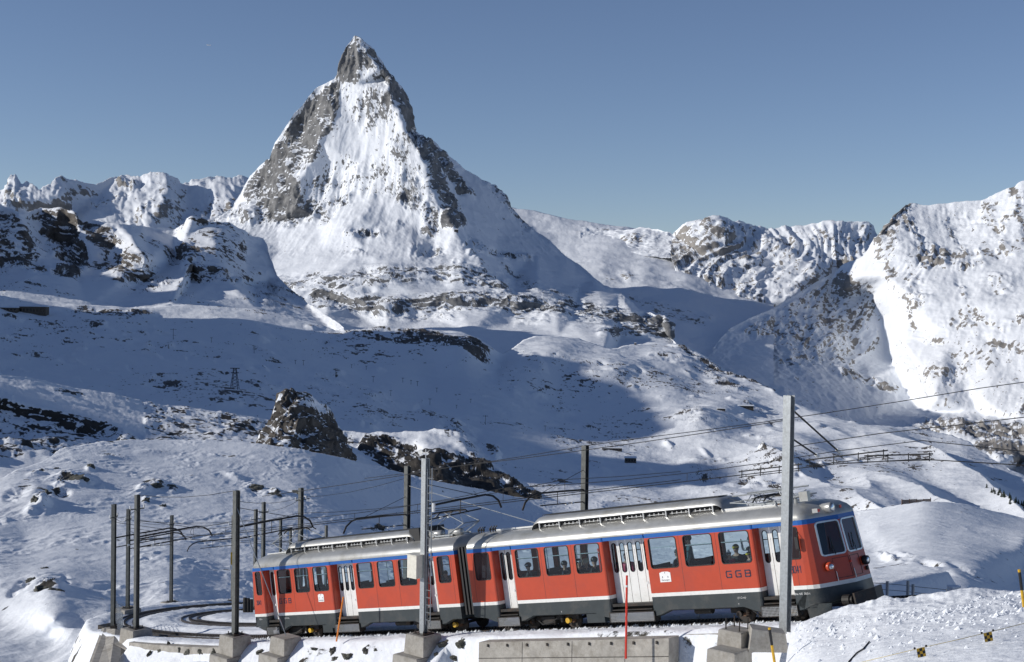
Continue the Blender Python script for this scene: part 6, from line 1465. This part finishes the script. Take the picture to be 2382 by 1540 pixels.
for i, (x, y0, y1, lab) in enumerate(((403, 764, 790, 'tall T-shaped lift pylon under the dark cliff at left'), (492, 785, 797, 'small lift pylon upper middle of the left shaded slope'), (591, 811, 822, 'lift pylon above the lattice pylon to the right'), (687, 838, 847, 'lift pylon near the middle of the left slope'), (705.6, 838, 850, 'lift pylon right beside the one in mid slope'), (781, 857, 874, 'lift pylon with dark mast straight above the rock tooth'),
        (818, 848, 856, 'small lift pylon below the dark knoll, left one'), (852, 851, 860, 'small lift pylon below the dark knoll, right one'), (868, 875, 889, 'lift pylon on the slope right of the rock tooth'), (937, 879, 890, 'lift pylon in the row crossing the shade, first'), (956, 884, 894, 'lift pylon in the row crossing the shade, second'), (971, 887, 898, 'lift pylon in the row crossing the shade, third'), (909, 908, 921, 'thin lone lift mast below the row of pylons'), (1016, 902, 913, 'lift pylon at the lower right end of the row'),
        (1000, 927, 942, 'thin lift mast above the lit crag'), (1129, 966, 988, 'tall thin lift mast in the shaded valley'), (1062, 942, 950, 'small lift pylon above the tall thin mast'), (1095, 928, 937, 'small lift pylon at the edge of the valley'), (1268, 990, 1003, 'lift mast low in the shaded valley'))):
    p = far_pt('snowfield', x, y1); D = depth_to_q(p)[2]; H = (y1 - y0) / FPX * D; r = max(.45, .9 / FPX * D * .5)
    t = empty('lift_pylon', p, None, lab, 'pylon', 'ski lift pylons on the shaded slopes')
    b = MB(); b.tube([(0, 0, -2), (0, 0, H)], r, 6); b.build('mast', FARM, t)
    b = MB(); b.box(-H * .28, H * .28, -r, r, H * .9, H * .9 + r * 1.8); b.build('crossarm', FARM, t)
BWALL = paint('weathered_timber_wall', (0.09, 0.075, 0.06), 0.85, var=0.3)
BDARK = paint('dark_window', (0.012, 0.014, 0.018), 0.15)
def building(q, w, d, h, nwin, label, name='building', roof=.25, layer_='snowfield', ang=0.0, mat=BWALL):
    p = far_pt(layer_, *q); D = depth_to_q(p)[2]; k = D / FPX; w, d, h = w * k, d * k, h * k
    t = empty(name, Matrix.Identity(4).translation, None, label, 'building'); t.matrix_world = Matrix.Translation(p) @ Matrix.Rotation(ang, 4, 'Z')
    b = MB(); b.box(-w/2, w/2, 0, d, -h * .5, h * .75); b.build('wall', mat, t)
    b = MB(); z = h * .76; e = w * .04; b.add([(-w/2-e, -e, z), (w/2+e, -e, z), (w/2+e, d+e, z), (-w/2-e, d+e, z), (-w/2-e, d/2, z+h*roof), (w/2+e, d/2, z+h*roof)], [(0,1,5,4),(2,3,4,5),(1,2,5),(3,0,4),(0,3,2,1)]); b.build('roof', SNOWM, t)
    for i in range(nwin):
        x = -w/2 + w * (i + .5) / nwin; b = MB(); b.box(x - w/nwin*.28, x + w/nwin*.28, -.25, .1, h*.25, h*.55); b.build('window', BDARK, t)
building((75, 730), 62, 24, 22, 8, 'large dark cableway station building on the shaded slope at far left', roof=.12)
building((18, 724), 40, 20, 11, 5, 'low dark building beside the cableway station at the left edge', roof=.15)
building((1467, 1077), 26, 14, 15, 4, 'dark chalet with snowy roof in the shaded valley', name='chalet')
building((1424, 1047), 46, 10, 6, 6, 'long low shed row left of the chalet in the valley', name='shed')
building((1678, 955), 18, 8, 6, 3, 'small hut on the lit shoulder left of the tall pale mast', name='hut')
building((1736, 951), 34, 12, 9, 4, 'terraced mountain restaurant on the lit shoulder just left of the tall mast')
building((1478, 802), 5, 4, 5, 1, 'tiny cabin on the crest of the round hill', name='cabin')
building((1061, 540), 9, 6, 8, 2, 'tiny mountain hut on the shoulder of the great ridge', name='hut', layer_='mountain')
NEEDLE = paint('conifer_needles', (0.022, 0.035, 0.02), 0.9, var=0.4); BARK = paint('bark', (0.05, 0.035, 0.025), 0.9)
def conifer_mesh(seed):
    rg = random.Random(seed); b = MB()
    for k in range(150):
        z = rg.uniform(.08, 1.0) ; r = .26 * (1 - z) + .02; a = rg.uniform(0, 6.28); rr = r * rg.uniform(.3, 1.15); c = Vector((rr * math.cos(a), rr * math.sin(a), z)); s = .07 * (1.2 - z) + .02
        d = Vector((math.cos(a), math.sin(a), -.5)).normalized() * s * 1.4; w = Vector((-math.sin(a), math.cos(a), .2)) * s
        b.add([c - w, c + d, c + w, c - d * .4 + Vector((0, 0, s * .6))], [(0, 1, 2), (0, 2, 3)])
    return b
CM = [conifer_mesh(k) for k in range(3)]
cm = []
for c_ in CM:
    o = c_.build('crown', NEEDLE); cm.append(o.data); bpy.data.objects.remove(o)
tb = MB(); tb.tube([(0, 0, -.1), (0, 0, .9)], [.022, .006], 6); o = tb.build('trunk', BARK); tm_ = o.data; bpy.data.objects.remove(o)
for i in range(22):
    u = i / 21.0; qx = 2300 + 95 * u + random.uniform(-5, 5); qy = 1139 + 50 * u + random.uniform(-4, 6); p = far_pt('snowfield', qx, qy)
    D = depth_to_q(p)[2]; H = random.uniform(9, 16) / FPX * D
    t = empty('conifer', p, None, 'small dark conifer in the row on the snowy rib at the right edge', 'tree', 'conifers on the rib at right'); t.scale = (H, H, H); t.rotation_euler.z = random.uniform(0, 6)
    for nm, me in (('crown', cm[i % 3]), ('trunk', tm_)):
        o = bpy.data.objects.new(nm, me); COL.objects.link(o); o.parent = t
c = Vector(pt(486, 105, 9000)); t = empty('airplane', c, None, 'tiny white airplane high in the sky left of the peak', 'airplane')
b = MB(); b.tube([(-16, 0, -.6), (-13, 0, 0), (12, 0, 0), (16, 0, 0)], [.4, 2.0, 2.0, .3], 8); b.build('fuselage', PORC, t)
b = MB(); b.add([(-1, 0, 0), (4, 0, 0), (-6, 16, .6), (-9, 16, .6), (-9, -16, .6), (-6, -16, .6)], [(0, 1, 2, 3), (0, 4, 5, 1)]); b.build('wing', PORC, t)
b = MB(); b.add([(-12, 0, 1), (-8, 0, 1), (-14, 0, 6), (-16, 0, 6)], [(0, 1, 2, 3)]); b.build('tail_fin', PORC, t)
# ------------------------------------------------------------------ the people in the train
SKIN = paint('skin', (0.52, 0.30, 0.21), 0.5, var=0.05); HAIRD = paint('dark_hair', (0.02, 0.014, 0.01), 0.5)
JK = {'black': paint('black_jacket', (0.012, 0.013, 0.016), 0.7), 'navy': paint('navy_jacket', (0.015, 0.02, 0.04), 0.7), 'pink': paint('pink_jacket', (0.55, 0.03, 0.10), 0.6), 'white': paint('white_pullover', (0.7, 0.68, 0.64), 0.7), 'teal': paint('teal_jacket', (0.02, 0.10, 0.12), 0.7)}
PANT = paint('dark_trousers', (0.015, 0.015, 0.02), 0.8)
HELM = {'black': paint('black_helmet', (0.012, 0.012, 0.014), 0.3), 'white': paint('white_hat', (0.72, 0.72, 0.72), 0.6), 'beige': paint('beige_hat', (0.50, 0.40, 0.28), 0.8)}
GOG = {'white': paint('white_goggles', (0.75, 0.75, 0.75), 0.3), 'yellow': paint('yellow_goggles', (0.75, 0.55, 0.03), 0.3), 'dark': BLACK}
def person(s, y, zhead, face, jacket, hat, goggles, label, sit=True, arms='lap', group='passengers in the train', lean=0.0, size=1.0):
    """head centre at train coordinates (s, y, zhead); face = heading, 0 towards the nose of the train, -90 towards the camera"""
    fl = 1.12; k = size
    hip = (zhead - (.74 if sit else .80) * k)
    V = []; E = []; Rr = []; Lb = []
    def v(x, yy, z, r, lab, par=None):
        V.append((x * k, yy * k, z * k)); Rr.append(r * k); Lb.append(lab)
        if par is not None: E.append((par, len(V) - 1))
        return len(V) - 1
    zf = (fl - hip) / k
    P0 = v(0, 0, 0, .145, 'p'); sp = v(.01 + lean * .1, 0, .2, .135, 'j', P0); ch = v(.0 + lean * .2, 0, .40, .155, 'j', sp); nk = v(lean * .3, 0, .565, .055, 's', ch); h0 = v(.01 + lean * .35, 0, .66, .075, 's', nk); h1 = v(.015 + lean * .38, 0, .75, .098, 's', h0); h2 = v(0 + lean * .4, 0, .84, .075, 's', h1)
    v(.115 + lean * .38, 0, .725, .016, 's', h1)                                  # nose
    for sg in (-1, 1):
        v(lean * .38, sg * .098, .735, .018, 's', h1)                              # ear
        sh = v(lean * .22, sg * .18, .47, .07, 'j', ch)
        if arms == 'lap': el = v(.10 + lean * .3, sg * .24, .18, .05, 'j', sh); ha = v(.32 + lean * .3, sg * .13, .10, .036, 'j', el)
        elif arms == 'sill': el = v(.18 + lean * .3, sg * .24, .22, .052, 'j', sh); ha = v(.40 + lean * .3, sg * .05, .26, .038, 'j', el)
        elif arms == 'up' and sg > 0: el = v(.22, sg * .25, .42, .05, 'j', sh); ha = v(.30, sg * .10, .68, .036, 'j', el)
        else: el = v(.02, sg * .26, .16, .05, 'j', sh); ha = v(.14, sg * .24, -.08, .036, 'j', el)
        a = Vector(V[ha]) - Vector(V[el]); a.normalize(); a /= k; w = Vector((0, 1, 0)) - a.normalized() * a.normalized().y; w.normalize(); base = Vector(V[ha]) / k
        pm = base + a * k * .07; pa = v(pm.x, pm.y, pm.z, .034, 's', ha); ad = a.normalized()
        for j, (off, ln) in enumerate(((-.030, .062), (-.011, .075), (.009, .070), (.028, .055))):
            q = pm + w * off + ad * .035; f1 = v(q.x, q.y, q.z, .0105, 's', pa); q2 = q + ad * ln * .55 - Vector((0, 0, .012)); f2 = v(q2.x, q2.y, q2.z, .0095, 's', f1); q3 = q2 + ad * ln * .4 - Vector((0, 0, .025)); v(q3.x, q3.y, q3.z, .008, 's', f2)
        q = base + ad * .04 - w * sg * .045; t1 = v(q.x, q.y, q.z, .012, 's', pa); q2 = q + ad * .04 - w * sg * .015; v(q2.x, q2.y, q2.z, .009, 's', t1)
        if sit:
            kn = v(.44, sg * .11, .02, .075, 'p', v(.12, sg * .10, -.01, .10, 'p', P0)); an = v(.46, sg * .11, zf + .08, .048, 'p', kn); v(.60, sg * .11, zf + .04, .04, 'p', an)
        else:
            th = v(0, sg * .10, -.08, .095, 'p', P0); kn = v(.02, sg * .11, zf * .5, .068, 'p', th); an = v(0, sg * .11, zf + .08, .045, 'p', kn); v(.14, sg * .12, zf + .04, .04, 'p', an)
    me = bpy.data.meshes.new('body'); me.from_pydata(V, E, []); o = bpy.data.objects.new('body', me); COL.objects.link(o)
    md = o.modifiers.new('skin', 'SKIN')
    if not me.skin_vertices: bpy.context.view_layer.objects.active = o
    if not me.skin_vertices:
        me.attributes  # the modifier adds the layer itself in most builds
    sv = me.skin_vertices[0].data if me.skin_vertices else None
    if sv is None:
        bm = bmesh.new(); bm.from_mesh(me); bm.verts.layers.skin.verify(); bm.to_mesh(me); bm.free(); sv = me.skin_vertices[0].data
    for i, r in enumerate(Rr): sv[i].radius = (r, r); sv[i].use_root = (i == 0)
    o.modifiers.new('sub', 'SUBSURF').levels = 1
    bpy.context.view_layer.update()
    m2 = bpy.data.meshes.new_from_object(o.evaluated_get(bpy.context.evaluated_depsgraph_get())); bpy.data.objects.remove(o)
    m2.materials.clear()
    for mt in (SKIN, JK[jacket], PANT): m2.materials.append(mt)
    VA = np.array(V); ix = {'s': 0, 'j': 1, 'p': 2}
    mi = []
    for p in m2.polygons:
        c = np.array(p.center); j = int(np.argmin(((VA - c) ** 2).sum(1) / np.array(Rr) ** .5)); mi.append(ix[Lb[j]])
    m2.polygons.foreach_set('material_index', mi); m2.polygons.foreach_set('use_smooth', [True] * len(mi))
    base = TM @ Vector((s, y, zhead)); ang = math.radians(face)
    hd = Vector(V[h1])
    Rm = Matrix(((math.cos(ang), -math.sin(ang), 0), (math.sin(ang), math.cos(ang), 0), (0, 0, 1)))
    M = TM @ Matrix.Translation(Vector((s, y, zhead)) - Rm @ hd) @ Rm.to_4x4()
    t = empty('person', (0, 0, 0), M, label, 'person', group)
    b = bpy.data.objects.new('body', m2); COL.objects.link(b); b.parent = t
    c = hd
    if hat == 'hair' or hat is None:
        q = MB(); q.ball((c.x - .02 * k, 0, c.z + .035 * k), .112 * k, 10, 8, (1, .95, .95)); q.build('hair', HAIRD, t, True)
    else:
        q = MB(); q.ball((c.x - .015 * k, 0, c.z + .05 * k), .128 * k, 12, 8, (1.05, .95, .9)); q.build('helmet' if hat == 'black' else 'hat', HELM[hat], t, True)
        if hat == 'white': q = MB(); q.ball((c.x - .02 * k, 0, c.z + .19 * k), .055 * k, 8, 6); q.build('bobble', HELM[hat], t, True)
    if goggles:
        q = MB(); q.tube([(c.x + .10 * k * math.cos(a), .105 * k * math.sin(a), c.z + .055 * k) for a in np.linspace(-2.2, 2.2, 12)], .022 * k, 6); q.box(c.x + .095 * k, c.x + .125 * k, -.075 * k, .075 * k, c.z + .02 * k, c.z + .09 * k); q.build('goggles', GOG[goggles], t)
    for sg in (-1, 1):
        q = MB(); q.ball((c.x + .094 * k, sg * .034 * k, c.z + .012 * k), .013 * k, 6, 5); q.build('eye', HAIRD, t)
    q = MB(); q.tube([(c.x + .092 * k, -.024 * k, c.z - .06 * k), (c.x + .098 * k, 0, c.z - .063 * k), (c.x + .092 * k, .024 * k, c.z - .06 * k)], .007 * k, 5); q.build('mouth', PINKM, t)
    return t
PINKM = paint('lips', (0.35, 0.10, 0.09), 0.5)
def at(c, x, y, yy): return on_side(K(c, x, y), yy)
for c, x, y, yy, face, jk, hat, gg, lab, kw in (
    (1, 1815, 815, .34, -65, 'navy', 'hair', None, 'man with dark hair in navy jacket at the small window beside the ladder', dict(sit=False, arms='down', lean=.35)),
    (2, 848, 752, .45, 200, 'black', 'black', 'white', 'seated skier in black helmet with white goggles in the first large window', {}),
    (2, 1150, 738, .5, 10, 'navy', 'black', None, 'seated passenger in dark helmet at the right edge of the second large window', {}),
    (2, 1268, 722, .6, -20, 'navy', 'black', 'white', 'passenger with white goggles at the left of the third large window', {}),
    (2, 1322, 720, .5, 185, 'black', 'beige', None, 'passenger in beige knitted hat in the middle of the third large window', {}),
    (2, 1392, 708, .35, 180, 'black', 'black', None, 'large skier in black helmet at the right of the third large window', dict(size=1.08)),
    (2, 1655, 668, 1.0, -80, 'pink', 'hair', None, 'standing passenger in pink jacket behind the wide white doors', dict(sit=False, arms='down')),
    (3, 312, 530, .7, 200, 'teal', 'black', None, 'standing passenger in dark teal jacket and helmet in the fifth large window', dict(sit=False, arms='down')),
    (3, 222, 640, .7, 170, 'navy', 'hair', None, 'passenger half hidden at the right edge of the fourth large window', {}),
    (3, 650, 655, .34, -70, 'pink', 'white', 'dark', 'child in pink jacket and white bobble hat at the last large window', dict(size=.72, sit=False, arms='down')),
    (3, 706, 606, .75, -75, 'black', 'black', 'yellow', 'adult in helmet with goggles behind the children at the last large window', dict(sit=False, arms='down')),
    (3, 812, 658, .34, -110, 'navy', 'black', 'yellow', 'child in black helmet with yellow goggles at the last large window', dict(size=.72, sit=False, arms='down')),
    (3, 822, 530, .95, 190, 'white', 'hair', None, 'woman in white pullover raising her hand at the right of the last large window', dict(sit=False, arms='up')),
    (3, 1545, 545, 1.0, 0, 'navy', 'hair', None, 'train driver in dark jacket behind the left cab window', dict(sit=False, arms='down'))):
    s_, z_ = at(c, x, y, yy)
    if 'driver' in lab: s_ = 29.5
    person(s_, yy, z_, face, jk, hat, gg, lab, **kw)
s_, z_ = at(2, 1440, 690, .12); t = empty('ski_pair', (0, 0, 0), TM @ Matrix.Translation((s_, .14, 1.62)), 'pair of red skis standing upright at the right edge of the third large window', 'skis')
for dx in (-.05, .05):
    b = MB(); b.box(dx - .035, dx + .035, 0, .02, 0, 1.2); b.box(dx - .03, dx + .03, 0, .05, 1.2, 1.36); b.build('ski', SIGNRED, t)
